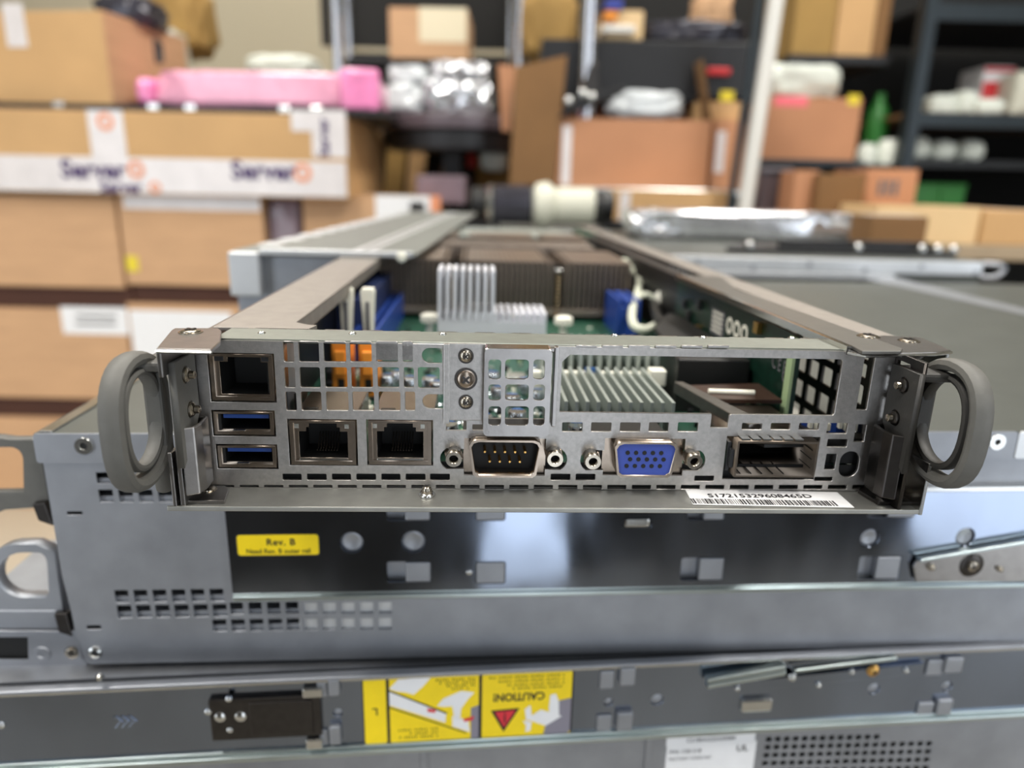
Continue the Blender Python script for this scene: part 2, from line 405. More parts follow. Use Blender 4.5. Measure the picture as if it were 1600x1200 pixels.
# corner brackets
P = [SL.z(*q, H+1.6) for q in ((244,545),(330,547),(344,534),(346,517),(341,513),(273,513),(268,516))]
lb = MB().prism(P, 'z', H+.6, H+1.7).build('corner_bracket', 'bracket_steel', sled, bevel=.25)
MB().box(P[0][0]-.3, P[0][0]+.9, P[0][1]+.2, P[0][1]+14, H-5.5, H+1.4).build('bracket_fold', 'bracket_steel', lb, bevel=.3)
P = [SL.z(*q, H+.6) for q in ((1330,548),(1352,553),(1464,550),(1486,547),(1440,527),(1380,524),(1330,530))]
rb = MB().prism(P, 'z', H-.4, H+.6).build('corner_bracket', 'bracket_steel', sled, bevel=.25)
MB().box(P[3][0]-1.0, P[3][0]+.1, P[3][1]+.1, P[3][1]+13, H-5.0, H+.5).build('bracket_fold', 'bright_steel', rb, bevel=.3)
x, y = SL.z(298, 519, H+1.7); screw(sled, (x, y, H+1.7), (0,0,1), 2.6, head=.7)
x, y = SL.z(1420, 533, H+.6); screw(sled, (x, y, H+.6), (0,0,1), 2.6, head=.6)
for x, y in (SL.z(300, 540, H-1.5), SL.z(1428, 553, H-1.5)):
    MB().lathe((x, y-1, H+.4), (0,0,-1), [(2.2,0),(2.1,2.2),(1.4,2.8)], 16).build('screw_end', 'dark_steel', sled, smooth=True)
def edge_rod(name, pts, z, parent, m='bright_steel', r=.42):
    return MB().tube([(x, y, z) for x, y in pts], r, 8).build(name, m, parent, smooth=True)
Pe = [SL.z(*q, H+1.6) for q in ((244,546),(330,548))]; edge_rod('bracket_rim', Pe, H+1.1, lb)
Pe = [SL.z(*q, H+.6) for q in ((1325,549),(1352,554),(1464,551),(1487,548))]; edge_rod('bracket_rim', Pe, H+.1, rb)
# riser cover plate along the right side and its lip
P = [SL.z(*q, H+1.6) for q in ((1330,540),(1347,549),(1408,549),(1411,545),(1270,494),(1150,452),(1128,432),(1061,430))]
rc = MB().prism(P, 'z', H+.7, H+1.7).build('riser_cover', 'cover_grey', sled, bevel=.25)
P2 = [SL.z(*q, H+1.7) for q in ((1061,430),(1332,541))]
(ax, ay), (bx, by) = P2
MB().add([(ax-1.5,ay,H+1.7),(bx-1.5,by,H+1.7),(bx,by,H+1.7),(ax,ay,H+1.7),(ax-1.5,ay,H-.6),(bx-1.5,by,H-.6),(bx,by,H-.6),(ax,ay,H-.6)],
    [(0,1,2,3),(4,5,6,7),(0,1,5,4),(1,2,6,5),(2,3,7,6),(3,0,4,7)]).build('cover_lip', 'bright_steel', rc)
x, y = SL.z(1357, 526, H+1.7); screw(sled, (x, y, H+1.7), (0,0,1), 2.7, head=.6)
# bottom flange brackets and screws
P = [SL.z(*q, .3) for q in ((283,786),(285,772),(300,762),(352,762),(358,768),(352,786))]
MB().prism(P, 'z', .15, 1.0).build('foot_plate', 'bracket_steel', sled, bevel=.2)
P = [SL.z(*q, .3) for q in ((1340,770),(1345,764),(1415,764),(1437,775),(1432,789),(1372,789))]
MB().prism(P, 'z', .15, 1.2).build('foot_plate', 'dark_steel', sled, bevel=.2)
for u, v, h in ((325,768,1.3),(667,773,3.0),(1385,775,2.2)):
    x, y = SL.z(u, v, .4)
    if h > 2.5: MB().lathe((x, y, .2), (0,0,1), [(2.2,0),(2.2,.5),(1.9,.9),(1.3,1.1)], 18).build('nut', 'bright_steel', sled, smooth=True)
    screw(sled, (x, y, .9 if h < 2.5 else 1.1), (0,0,1), 2.1 if h < 2.5 else 1.4, head=h*.6)
# hooked latch springs beside the panel
def spring(sx, x, m):
    pts = [(x+sx*1.0, -1.5), (x-sx*2.6, -2.0), (x-sx*3.6, -3.0), (x-sx*3.9, -8.5), (x-sx*3.2, -11.5), (x-sx*.2, -13.2), (x-sx*.2, -12.2), (x-sx*2.4, -10.9), (x-sx*2.9, -8), (x-sx*2.6, -3.4), (x-sx*1.9, -2.9), (x+sx*1.0, -2.4)]
    return MB().prism(pts, 'z', 3.2, 21.5).build('latch_spring', m, sled, bevel=.4)
spring(-1, -84.2, 'bracket_steel'); spring(1, 103.0, 'dark_steel')
MB().box(-87.6, -86.6, -13, 6, -.5, 15).build('side_fold', 'bracket_steel', sled, bevel=.2)
MB().box(110.0, 111.0, -13.4, 6, -1, 14).build('side_fold', 'bright_steel', sled, bevel=.2)
# handle: screw plate, loop, inner ring
def handle(sx, xp, xl, mp, mr, dz, dy, wd):
    hp = curve_mesh('handle_plate', [[(-14.5, 38.6), (-2.2, 38.6), (-2.0, 22.5), (-5.5, 18.6), (-14.5, 11.5)], circ(-8.6, 34.2, 2.3), circ(-7.4, 24.8, 2.3)], 1.6,
        lambda u, v, w: (xp+w, u, v), mp, sled)
    for y, z in ((-8.6, 34.2), (-7.4, 24.8)):
        s_ = screw(sled, (xp-sx*.2, y, z), (-sx, 0, 0), 2.0, m='screw_nickel' if sx < 0 else 'dark_steel', head=1.5, cross=False)
        MB().lathe((xp-sx*1.9, y, z), (-sx, 0, 0), [(1.1, 0), (1.0, 1.0), (.6, 1.3)], 12).build('stud', 'screw_nickel', s_, smooth=True)
    def loop(y0, y1, z0, z1, e=2.6, n=36):
        pts = []
        cy, cz, ry, rz = (y0+y1)/2, (z0+z1)/2, (y1-y0)/2, (z1-z0)/2
        for i in range(n):
            a = 2*math.pi*i/n; c, s_ = math.cos(a), math.sin(a)
            yy = cy+ry*math.copysign(abs(c)**(2/e), c); zz = cz+rz*math.copysign(abs(s_)**(2/e), s_)
            if c > 0: zz = cz+(zz-cz)*(1-.12*c)
            pts.append((xl, yy+dy, zz+dz))
        return pts
    gr = MB().sweep(loop(-29.6, -4.5, 9.4, 40), wd, 3.4, (1, 0, 0)).build('handle_grip', mr, sled, smooth=True)
    MB().sweep(loop(-25.6, -7.2, 13.0, 36.6, 2.4), 3.8, 2.0, (1, 0, 0)).build('grip_inner_ring', mp, gr, smooth=True)
    MB().box(min(xp, xl)-.5, max(xp, xl)+.5, -14.5+dy*.3, -3, 36.2, 38.6).box(xl-2.4, xl+2.4, -8.5+dy, -4.0+dy, 10+dz, 37+dz).build('handle_root', mp, sled, bevel=.8)
    MB().cyl((xl, -8+dy, 14+dz), (xl+sx*.8, -5+dy, 1.8+dz), 2.7, 2.3, 14).build('handle_foot', mr, sled, smooth=True)
handle(-1, -83.8, -92.0, 'handle_rubber', 'handle_rubber', 0.0, 0.5, 5.6)
handle(1, 103.0, 112.4, 'handle_rubber_dark', 'handle_rubber', 0.9, 4.0, 5.6)
# ------------------------------------------------------------------ ports on the panel
def port_box(name, q, m, depth, wall=.9, proud=.5, dark='port_black'):
    x0, z0, x1, z1 = SL.rect(*q); x0 += .35; x1 -= .35; z0 += .35; z1 -= .35
    o = curve_mesh(name, [rr(x0, z0, x1, z1), rr(x0+wall, z0+wall, x1-wall, z1-wall*.6)], depth, lambda u, v, w: (u, depth/2-proud+w, v), m, sled)
    MB().box(x0+wall, x1-wall, depth-2, depth-1.2, z0+wall, z1-wall*.6).build('cavity_back', dark, o)
    return o, (x0, z0, x1, z1)
def rj45(q, tall):
    o, (x0, z0, x1, z1) = port_box('ethernet_port', q, 'nickel', 15, 1.0)
    w = x1-x0; h = z1-z0
    face = [rr(x0+.9, z0+1.0, x1-.9, z1-.5)]
    if tall: cut = [(x0+2.2, z0+1.5), (x1-1.4, z0+1.5), (x1-1.4, z1-2.2), (x1-3.2, z1-2.2), (x1-3.2, z1-.9), (x0+4.4, z1-.9), (x0+4.4, z1-2.2), (x0+2.2, z1-2.2)]
    else: cut = [(x0+2.2, z0+1.7), (x1-2.2, z0+1.7), (x1-2.2, z1-3.2), (x1-4.2, z1-3.2), (x1-4.2, z1-2.0), (x1-5.0, z1-2.0), (x1-5.0, z1-.9), (x0+5.0, z1-.9), (x0+5.0, z1-2.0), (x0+4.2, z1-2.0), (x0+4.2, z1-3.2), (x0+2.2, z1-3.2)]
    curve_mesh('port_face', [face[0], cut], .8, lambda u, v, w_: (u, .6+w_, v), 'nickel', o)
    MB().box(x0+1.2, x1-1.2, 1.2, 12.5, z1-.95, z1-.75).box(x0+1.2, x0+2.0, 1.2, 12.5, z0+1.2, z1-1).box(x1-2.0, x1-1.2, 1.2, 12.5, z0+1.2, z1-1).box(x0+1.2, x1-1.2, 1.2, 12.5, z0+.9, z0+1.2).build('port_liner', 'port_black', o)
    for xa in ((x0+1.1, x0+3.0), (x1-3.0, x1-1.1)):
        if tall: MB().box(xa[0], xa[1]+.4, .1, .7, z1-2.0, z1-.8).build('indicator_light', 'chip_black', o)
        else: MB().box(xa[0]+.1, xa[1]-.7, .1, .7, z1-2.3, z1-1.1).build('indicator_light', 'solder', o)
    if not tall:
        for k in range(8): MB().box(x0+w*.33+k*.78, x0+w*.33+k*.78+.28, 5, 9, z0+2.0, z0+2.3).cyl((x0+w*.33+k*.78+.14, 6, z0+2.2), (x0+w*.33+k*.78+.14, 10, z0+6.0), .14, n=6).build('contact', 'nickel', o)
        MB().box(x0+2.2, x1-2.2, -.1, 1.0, z0+1.1, z0+1.6).build('port_sill', 'bright_steel', o, bevel=.1)
rj45((328, 551, 430, 627), True); rj45((452, 655, 558, 727), False); rj45((574, 655, 676, 727), False)
for q in ((333, 641, 430, 680), (340, 694, 434, 731)):
    o, (x0, z0, x1, z1) = port_box('usb_port', q, 'nickel', 14, .9)
    MB().box(x0+2.0, x1-1.6, 1.2, 10, z1-2.3, z1-1.2).build('usb_tongue', 'usb_blue', o, bevel=.1)
    MB().box(x0+.9, x0+1.7, .4, 12, z0+.9, z1-.6).box(x0+1.7, x1-.9, 1.4, 12, z0+.9, z0+1.1).box(x1-1.1, x1-.9, 1.4, 12, z0+.9, z1-.6).box(x0+1, x1-1, 1.4, 12, z1-.8, z1-.6).build('usb_liner', 'port_black', o)
    MB().box(x0+4.7, x0+7.9, -.3, .6, z0+.7, z0+1.2).build('usb_spring', 'bright_steel', o, bevel=.1)
def dsub_port(name, q, plate, screws, sv, male, m_shell):
    t = MB(); x0, z0, x1, z1 = SL.rect(*plate)
    fl = curve_mesh(name, [rr(x0, z0, x1, z1, .6)], .8, lambda u, v, w: (u, 1.6+w, v), 'nickel', sled)
    x0, z0, x1, z1 = SL.rect(*q, -4)
    k = 1.3
    o = curve_mesh('shell', [dsub(x0, x1, z0, z1, k), dsub(x0+.55, x1-.55, z0+.55, z1-.55, k)], 6.4, lambda u, v, w: (u, -1.4+w, v), m_shell, fl)
    fc = MB().prism(dsub(x0+.55, x1-.55, z0+.55, z1-.55, k), 'y', (1.0 if male else -4.0), 1.9).build('insert', 'port_black' if male else 'vga_blue', fl)
    cxm = (x0+x1)/2; czm = (z0+z1)/2
    if male:
        for row, (n, zz) in enumerate(((5, czm+1.5), (4, czm-1.3))):
            for i in range(n):
                xx = cxm+(i-(n-1)/2)*2.74
                MB().lathe((xx, 1.2, zz), (0,-1,0), [(.42,0),(.42,4.0),(.3,4.4)], 8).build('pin', 'gold', fl, smooth=True)
    else:
        for row, (off, zz) in enumerate(((-.35, czm+1.9), (.45, czm), (-.4, czm-1.95))):
            for i in range(5):
                xx = cxm+off+(i-2)*2.32
                MB().lathe((xx, -4.12, zz), (0,1,0), [(.62,0),(.62,.08),(.5,.12)], 12).build('pin_socket', 'port_black', fl)
    for u in screws:
        x, z = SL.y(u, sv, -2)
        s_ = MB().lathe((x, 1.2, z), (0,-1,0), [(2.75,0),(2.75,1.8),(2.55,2.2)], 6).build('hex_standoff', 'nickel', fl, bevel=.1)
        x2, z2 = SL.y(u, sv+1, -4.5)
        tb = curve_mesh('threaded_barrel', [circ(x2, z2, 2.15, 20), circ(x2, z2, 1.25, 20)], 5.0, lambda a, b, w: (a, -3.0+w, b), 'screw_nickel', s_)
        MB().cyl((x2, -1.5, z2), (x2, -.8, z2), 1.3).build('thread_bottom', 'port_black', tb)
dsub_port('serial_port', (733, 687, 845, 745), (724, 683, 853, 743), (709, 867), 715, True, 'nickel')
dsub_port('video_port', (959, 690, 1057, 745), (942, 683, 1069, 743), (926, 1084), 719, False, 'nickel')
# cage port (open metal box)
x0, z0, x1, z1 = SL.rect(1150, 690, 1276, 746, -4)
cg = curve_mesh('cage_port', [rr(x0, z0, x1, z1), rr(x0+.5, z0+.5, x1-.4, z1-.6)], 34, lambda u, v, w: (u, 13+w, v), 'cage_metal', sled)
MB().box(x0+.5, x1-.5, 28, 28.5, z0+.5, z1-.5).build('cavity_back', 'chip_black', cg)
for k in range(6): MB().box(x0+1.2+k*3.0, x0+3.6+k*3.0, -3.6, 1.0, z1+.15, z1+.55).build('contact_finger', 'bright_steel', cg)
for k in range(5): MB().box(x0+2+k*3.1, x0+2.2+k*3.1, -3, 6, z0+.55, z0+.8).build('floor_slot', 'port_black', cg)
for k in range(3): MB().box(x1-.55, x1-.42, -2, 5, z0+2+k*2.6, z0+2.2+k*2.6).build('side_slot', 'port_black', cg)
xa, za, xb, zb = SL.rect(1134, 690, 1150, 735, -.5)
MB().box(xa+.2, min(xb, x0-.3), -.6, 10, za, zb).box(xa+.6, min(xb, x0-.1), -2.6, -.6, za+1.6, zb-1.6).build('side_spring', 'chip_black', cg, bevel=.15)
# ------------------------------------------------------------------ riser bracket with three screws
x0, z0, x1, z1 = SL.rect(693, 537, 758, 657, -1.5)
br = MB().box(x0, x1, -1.5, -.6, z0, z1).box(x0, x0+1.6, -2.4, -.6, z0-.8, z1).build('screw_bracket', 'panel_zinc', sled, bevel=.2)
for u, v, r in ((728, 556, 1.75), (728, 592, 2.6), (728, 628, 1.7)):
    x, z = SL.y(u, v, -1.5)
    ring = curve_mesh('screw_seat', [circ(x, z, r*1.18), circ(x, z, r*.98)], .5, lambda a, b, w: (a, -1.6+w, b), 'dark_steel', br)
    screw(br, (x, -1.5, z), (0, -1, 0), r*.85, m='screw_nickel' if r < 2 else 'nickel', head=1.0, name='bracket_screw')
# perforated cage standing proud of the panel
CY = -6.5
x0, z0, x1, z1 = SL.rect(756, 545, 860, 681, CY)
hc = []
for a, b in ((763,783),(789,826),(833,851)):
    for c, d in ((561,592),(600,625),(634,664)): hc += holes(SL, [(a, c, b, d)], .9, CY)
cage = curve_mesh('perforated_cage', [rr(x0, z0, x1, z1, 1.2)]+hc, .9, ON(CY), 'bracket_steel', sled)
def side(xs):
    lp = [rr(CY+.3, z0+.6, -.6, z1-.6)]
    for c, d in ((561,592),(600,625),(634,664)):
        q = SL.rect(763, c, 783, d, CY); lp.append(rr(CY+1.7, q[1], -1.6, q[3], .9))
    return curve_mesh('cage_side', lp, .9, lambda u, v, w: (xs+w, u, v), 'bracket_steel', cage)
side(x0+.45); side(x1-.45)
MB().box(x0, x1, CY-.3, -.6, z1-1.6, z1).build('cage_top', 'bright_steel', cage, bevel=.7)  # brighter steel paints in the highlight on the rolled rim
MB().box(x0+.6, x1-.6, CY-.3, -.6, z0-.1, z0+.9).build('cage_bottom', 'bracket_steel', cage, bevel=.4)
ps = MB(); xa, za = SL.y(866, 541, -2); xb, zb = SL.y(873, 665, -2)
MB().box(xa, xa+1.2, -3.4, -.6, zb, za).box(xa-2.2, xa+.2, -3, -1, za-1.5, za-.4).build('side_plate', 'bracket_steel', sled, bevel=.3)
# ------------------------------------------------------------------ white barcode label on the front lip
def ontray(zz): return lambda u, v, w: (u, v, zz+w)
LB = [SL.z(*q, .3) for q in ((1070,764),(1083,788),(1335,793),(1308,769))]
lab = curve_mesh('barcode_label', [LB], .12, ontray(.25), 'label_white', sled)
(ax, ay), (bx, by) = SL.z(1102, 773, .4), SL.z(1273, 777, .4)
text('serial_number', 'S17215329608465D', 3.6, lambda u, v, w: ((ax+bx)/2+u, (ay+by)/2+v*.9, .42+w), 'ink', lab, sx=(bx-ax)/30.5)
(ax, ay), (bx, by) = SL.z(1083, 786, .4), SL.z(1312, 790, .4)
bc = MB(); x = ax; rnd = random.Random(7)
while x < bx-.8:
    w_ = rnd.choice((.18, .18, .36, .5)); t_ = (x-ax)/(bx-ax)
    yy = ay*(1-t_)+by*t_; bc.box(x, x+w_, yy-.2, yy+3.0, .38, .41); x += w_+rnd.choice((.2, .3, .45))
bc.build('barcode', 'ink', lab)
# ------------------------------------------------------------------ inside the sled
bd = MB().box(-83.8, 103.2, 3.0, 330, 2.6, 4.0).build('motherboard', 'pcb_green', sled)
rnd = random.Random(11)
smd = {'chip_black': MB(), 'solder': MB(), 'latch_white': MB(), 'pcb_edge': MB()}
for i in range(900):
    k = rnd.choice(list(smd)); x = rnd.uniform(-82, 100); y = 16+abs(rnd.gauss(0, 1))*70
    if y > 320 or (15 < x < 63 and 24 < y < 112): continue
    s_ = rnd.uniform(.5, 1.6)*(1.5 if k == 'chip_black' else 1); smd[k].box(x, x+s_*1.6, y, y+s_, 4.0, 4+rnd.uniform(.5, 2.2))
for k, mb in smd.items(): tag(mb.build('board_components', k, sled), kind='stuff')
MB().box(-83.5, 103, 2.2, 2.6, .5, 7.2).build('slot_dark_strip', 'port_black', sled)  # black strip added so the low slots look dark
for xa, xb in ((-14, 11), (21, 43)): MB().box(xa, xb, 2.7, 14, 7, 16.2).build('connector_or_dark_block', 'black_plastic', sled, bevel=.3)
MB().box(87, 103, 3, 8.5, 7.2, 15).build('connector_or_dark_block', 'black_plastic', sled, bevel=.3)  # black block added so the holes at the right look dark
MB().prism([(62, 60), (88.5, 60), (88.5, 158), (84, 158), (68, 120)], 'z', 4, 24).build('dark_baffle', 'black_plastic', sled, bevel=.6)  # black block added to darken the interior seen through the window
def capacitor(x, y, r=3.1, h=8.5, top='cap_blue'):
    c = MB().lathe((x, y, 4), (0,0,1), [(r*1.0,0),(r*1.02,.6),(r*.9,1.1),(r,1.7),(r,h-.4),(r*.9,h)], 18).build('capacitor', 'cap_alu', sled, smooth=True)
    MB().prism([(x+r*.86*math.cos(math.radians(a)), y+r*.86*math.sin(math.radians(a))) for a in range(35, 146, 20)], 'z', 4+h-.1, 4+h+.12).build('capacitor_mark', top, c)
for u, v in ((605,588),(640,592),(672,592),(770,584),(800,620),(838,575),(840,612),(700,664)):
    p = SL.z(u, v, 12)
    if p[1] > 14: capacitor(p[0], p[1])
for x, y in ((20.8, 20), (29, 20), (-8, 28), (3, 33), (-15, 46), (-2, 60), (8, 72), (-24, 66), (-40, 80), (-18, 90)): capacitor(x, y)
# coils, chips
for x, y in ((-52, 94), (-66, 96), (6, 92)):
    MB().box(x-4, x+4, y-4, y+4, 4, 9).build('coil', 'chip_black' if x < -60 else 'solder', sled, bevel=.6)
for x, y, a in ((-64, 92, 5), (-30, 60, 6), (-70, 46, 4), (84, 60, 6)): MB().box(x-a, x+a, y-a, y+a, 4, 5.4).build('chip', 'chip_black', sled)
# shield cans behind the network ports
for u0, u1 in ((468, 577), (590, 696)):
    xa, ya = SL.z(u0, 640, 20.5); xb, yb = SL.z(u1, 640, 20.5)
    can = MB().box(xa-1, xb-3, 1.5, 27, 19.7, 20.3).box(xa-1, xb-3, 15.2, 27, 4, 19.8).build('port_can', 'nickel', sled, bevel=.3)
    MB().box(xa+1, xa+5, 6, 8, 20.3, 20.9).box(xa+2, xa+5.5, 3.2, 4.2, 20.3, 20.5).cyl((xb-11, 4.2, 20.2), (xb-11, 4.2, 20.4), 1.1).build('can_tab', 'dark_steel', can)
can = MB().box(-81, -64.5, 15.5, 30, 4, 38).build('port_can', 'chassis_zinc', sled, bevel=.3)
MB().box(-63.2, -61.4, 17, 26, 4, 22).build('can_fin', 'dark_steel', sled)
# orange sockets and blue memory slots with white latches
for x in (-60.2, -50.2):
    o = MB().box(x-3.4, x+3.4, 74, 86, 4, 25).box(x-2.0, x+2.0, 71.5, 74, 13, 22).build('drive_socket', 'orange_plastic', sled, bevel=.5)
    MB().box(x-1.2, x+1.2, 73.5, 74.2, 6, 11).build('socket_slot', 'port_black', o)
def dimm(x, y0, y1, h=19, m='dimm_blue'):
    o = MB().box(x-3.2, x+3.2, y0, y1, 4, h-4).box(x-3.2, x-1.1, y0, y1, h-4, h).box(x+1.1, x+3.2, y0, y1, h-4, h).build('memory_slot', m, sled, bevel=.3)
    return o
for k, x in enumerate((SL.y(540, 480, 117)[0], SL.y(574, 480, 117)[0])):
    o = dimm(x, 122, 262, 19)
    MB().prism([(x-1.6, 14), (x+1.6, 14), (x+2.9, 37), (x+2.3, 38.6), (x-2.3, 38.6), (x-2.9, 37)], 'y', 117, 122.5).build('memory_latch', 'latch_white', o, bevel=.4)
    MB().box(x-.8, x+.8, 116.6, 117.1, 17, 33).build('latch_slot', 'ink_grey', o)
MB().box(-74, -60, 138, 262, 5, 30.5).build('memory_modules', 'navy_board', sled, bevel=.5)
MB().box(-77, -73.5, 60, 262, 4, 36).build('air_guide', 'black_plastic', sled, bevel=.4)
for x in (SL.y(972, 480, 200)[0], SL.y(990, 480, 200)[0]): dimm(x, 196, 234, 24)
# finned heat sinks
def sink(name, x0, x1, y0, y1, z0, zb, z1, n, m, tf=.45, front=None):
    o = MB().box(x0, x1, y0, y1, z0, zb).build(name, m, sled, bevel=.2)
    p = (x1-x0-(x1-x0)/n*tf)/(n-1); w_ = (x1-x0)/n*tf
    me = MB().box(0, w_, 0, y1-y0, 0, z1-zb+.1).mesh('fin', m)
    for k in range(n):
        f = D.objects.new('fin', me); COL.objects.link(f); f.parent = o; f.location = ((x0+k*p)*S, y0*S, (zb-.1)*S)
    return o
sink('heat_sink', 13.5, 51.5, 24, 68, 5, 7.5, 18.6, 12, 'sink_alu', .34)
MB().box(10, 56, 70, 73, 4.5, 16).box(54, 60, 66, 72, 12, 18).build('sink_clip', 'latch_white', sled, bevel=.5)
MB().box(30, 34, 69.4, 70, 16, 18).build('clip_mark', 'cap_blue', sled)
sink('heat_sink', 14, 60, 78, 108, 5, 9, 22.5, 13, 'sink_alu', .45)
c2 = sink('chipset_heat_sink', -28.5, 23.5, 150, 178, 6, 19.5, 23.5, 16, 'sink_white', .5)
c3 = MB().box(-28.5, -1.6, 150, 178, 19, 20).build('fin_base', 'sink_white', c2)
me = MB().box(0, 1.75, 0, 27, 0, 23.6).mesh('tall_fin', 'sink_white')
for k in range(8):
    f = D.objects.new('tall_fin', me); COL.objects.link(f); f.parent = c2; f.location = ((-28.4+k*3.58)*S, .1505, .0195)
for u in (672, 800, 880):
    x = SL.y(u, 500, 168)[0]
    MB().lathe((x, 166, 6), (0,0,1), [(2.0,0),(2.0,9),(4.6,10),(4.6,13),(3,14)], 14).build('push_pin', 'latch_white', sled, smooth=True)
def cpu_sink(x0, x1, y0, y1, zb, zt, n):
    o = MB().box(x0, x1, y0-1, y1, zb-4, zb).build('processor_heat_sink', 'sink_nickel', sled, bevel=.3)
    p = (x1-x0)/n; me = MB().box(0, 1.15, 0, y1-y0, 0, zt-zb).mesh('fin', 'sink_nickel')
    for k in range(n):
        xx = x0+k*p
        if x0+12.4*p < xx < x0+14.6*p or x0+(n-15.6)*p < xx < x0+(n-13.4)*p: continue
        f = D.objects.new('fin', me); COL.objects.link(f); f.parent = o; f.location = (xx*S, y0*S, zb*S)
    for a, b in ((x0, x0+11*p), (x0+16*p, x0+(n-17)*p), (x0+(n-12)*p, x1)):
        me2 = MB().box(a, b, y0+5, y1, zt-.8, zt-.3).build('fin_cap', 'sink_top', o)
    MB().box(x0+1, x1-1, y0+9, y0+10, zb, zt-2).build('fin_gap_shade', 'port_black', o)  # black plate across the fins darkens the gaps between them
    for xs in (x0+13.5*p, x0+(n-14.5)*p):
        for q in range(9):
            MB().lathe((xs, y0-2.4, zb+1+q*2.4), (0,.05,1), [(1.1,0),(1.7,.5),(1.7,.9),(1.1,1.4)], 10).build('screw_spring', 'brass_pale', o, smooth=True)
        MB().lathe((xs, y0-2.4, zb+22.5), (0,0,1), [(2.3,0),(2.3,1.5),(1.4,2.2)], 14).build('screw_head', 'bright_steel', o, smooth=True)
    MB().cyl((x0+13.5*p, y0-2.4, 4), (x0+13.5*p, y0-2.4, zb-3), 1.6).cyl((x0+(n-14.5)*p, y0-2.4, 4), (x0+(n-14.5)*p, y0-2.4, zb-3), 1.6).build('mounting_post', 'gold', o)
cpu_sink(-66, 84, 240, 330, 11, 39.0, 48)
cpu_sink(-60, 82, 400, 470, 11, 41.5, 50)
for y in (338, 350, 362, 374): MB().box(-58+y*.02, 76, y, y+6, 30, 40.6).build('air_duct_bar', 'sink_top', sled, bevel=.6)
MB().box(-62, 80, 480, 600, 30, 38).build('fan_cover', 'sink_alu', sled, bevel=1)
# riser card and its slot furniture on the right
y0, y1 = 30, 168
rz = MB().box(90.5, 92.0, y0, y1, 10, 39).build('riser_card', 'pcb_dark', sled)
MB().box(89.5, 90.5, 30, 34, 9.5, 38.6).build('card_edge', 'pcb_edge', rz)
def oncard(u0, v0): return lambda u, v, w: (90.35-w, u0-u, v0+v)
MB().box(90.2, 90.5, 96, 112, 24, 35).build('card_label', 'ink_grey', rz)
for k in range(5): MB().box(90.0, 90.2, 98, 110, 25.5+k*1.9, 26.2+k*1.9).build('label_line', 'latch_white', rz)
for k in range(3):
    curve_mesh('white_mark', [circ(74+k*8, 31, 3.4, 18), circ(74+k*8, 31, 2.0, 14)], .15, lambda a, b, w: (90.3-w, a, b), 'latch_white', rz)
text('card_print', 'C E F', 6.2, lambda u, v, w: (90.3-w, 41-u*.8, 27+v), 'ink_grey', rz, sx=1.0)
curve_mesh('card_print_ring', [circ(35.2, 24.5, 2.1, 18), circ(35.2, 24.5, 1.5, 14)], .15, lambda a, b, w: (90.3-w, a, b), 'ink_grey', rz)
for x, y, z in ((90, 150, 30), (90, 142, 26), (90, 128, 33), (90, 126, 22), (90, 60, 36)):
    MB().box(88.5, 90.4, y-2, y+2, z-2, z+2).build('card_part', 'gold' if y in (126, 60) else 'chip_black', rz)
MB().box(92.6, 101, 170, 480, 5, 40).build('air_shroud', 'black_plastic', sled, bevel=.6)
MB().box(95, 102.5, 480, 600, 5, 40).build('rear_board', 'pcb_green', sled)
MB().prism([(57, 46), (60, 46), (72, 3), (66, 1)], 'z', 15.5, 19.6).build('slot_wall', 'bracket_steel', sled, bevel=.3)
MB().prism([(60.5, 46), (88, 50), (88, 30), (66, 30)], 'z', 17, 18.2).build('slot_board', 'copper_brown', sled)
MB().prism([(58, 30), (88, 30), (88, 4), (72, 3)], 'z', 12, 13).build('slot_cover', 'black_plastic', sled)
MB().cyl((66, 37, 18.8), (81, 36, 18.8), .9).build('pull_rod', 'latch_white', sled)
MB().prism([(80, 36), (81.5, 36), (90, 5), (88, 5)], 'z', 13.2, 15.4).build('slot_edge', 'dark_steel', sled, bevel=.2)
for x in (89.5, 93.0, 98.5, 101.2):
    o = MB().box(x-1.3, x+1.3, 12, 16, 4, 17).build('pin_header', 'dimm_blue', sled, bevel=.2)
    MB().box(x-1.2, x-.3, 10.4, 12, 15.4, 17.6).box(x+.2, x+1.1, 9.4, 11, 15.0, 17.2).build('header_pins', 'latch_white', o)
# cables
def bez(P, n=24):
    P = [Vector(p) for p in P]; out = []
    for i in range(len(P)-1):
        a = P[max(i-1, 0)]; b = P[i]; c = P[i+1]; d = P[min(i+2, len(P)-1)]
        for k in range(n//(len(P)-1)+1):
            t = k/(n//(len(P)-1)+1)
            out.append(.5*((2*b)+(-a+c)*t+(2*a-5*b+4*c-d)*t*t+(-a+3*b-3*c+d)*t*t*t))
    return out+[P[-1]]
def lp(u, v, y): x, z = SL.y(u, v, y); return (x, y, z)
MB().tube(bez([lp(975,408,300), lp(1000,430,270), lp(1020,455,235), lp(1034,468,215)]), 2.6).build('cable', 'cable_white', sled, smooth=True)
MB().tube(bez([lp(1000,432,272), lp(996,460,225), lp(988,485,190), lp(990,508,170), lp(1010,515,165), lp(1034,502,175)]), 2.2).build('cable', 'cable_white', sled, smooth=True)
MB().tube(bez([lp(992,470,210), lp(1008,460,215), lp(1030,470,212)]), 1.6).build('cable', 'cable_white', sled, smooth=True)
a = Vector(lp(1030,462,212)); b = Vector(lp(1045,476,205)); MB().cyl(a, b, 4.0, 4.0, 10).build('cable_plug', 'latch_white', sled)
MB().tube(bez([lp(1045,470,240), lp(1062,468,200), lp(1110,500,130), lp(1150,512,100)]), 3.2).build('cable', 'black_plastic', sled, smooth=True)
MB().tube(bez([lp(1020,440,280), lp(1030,500,170), lp(1070,512,140)]), 3.0).build('cable', 'black_plastic', sled, smooth=True)
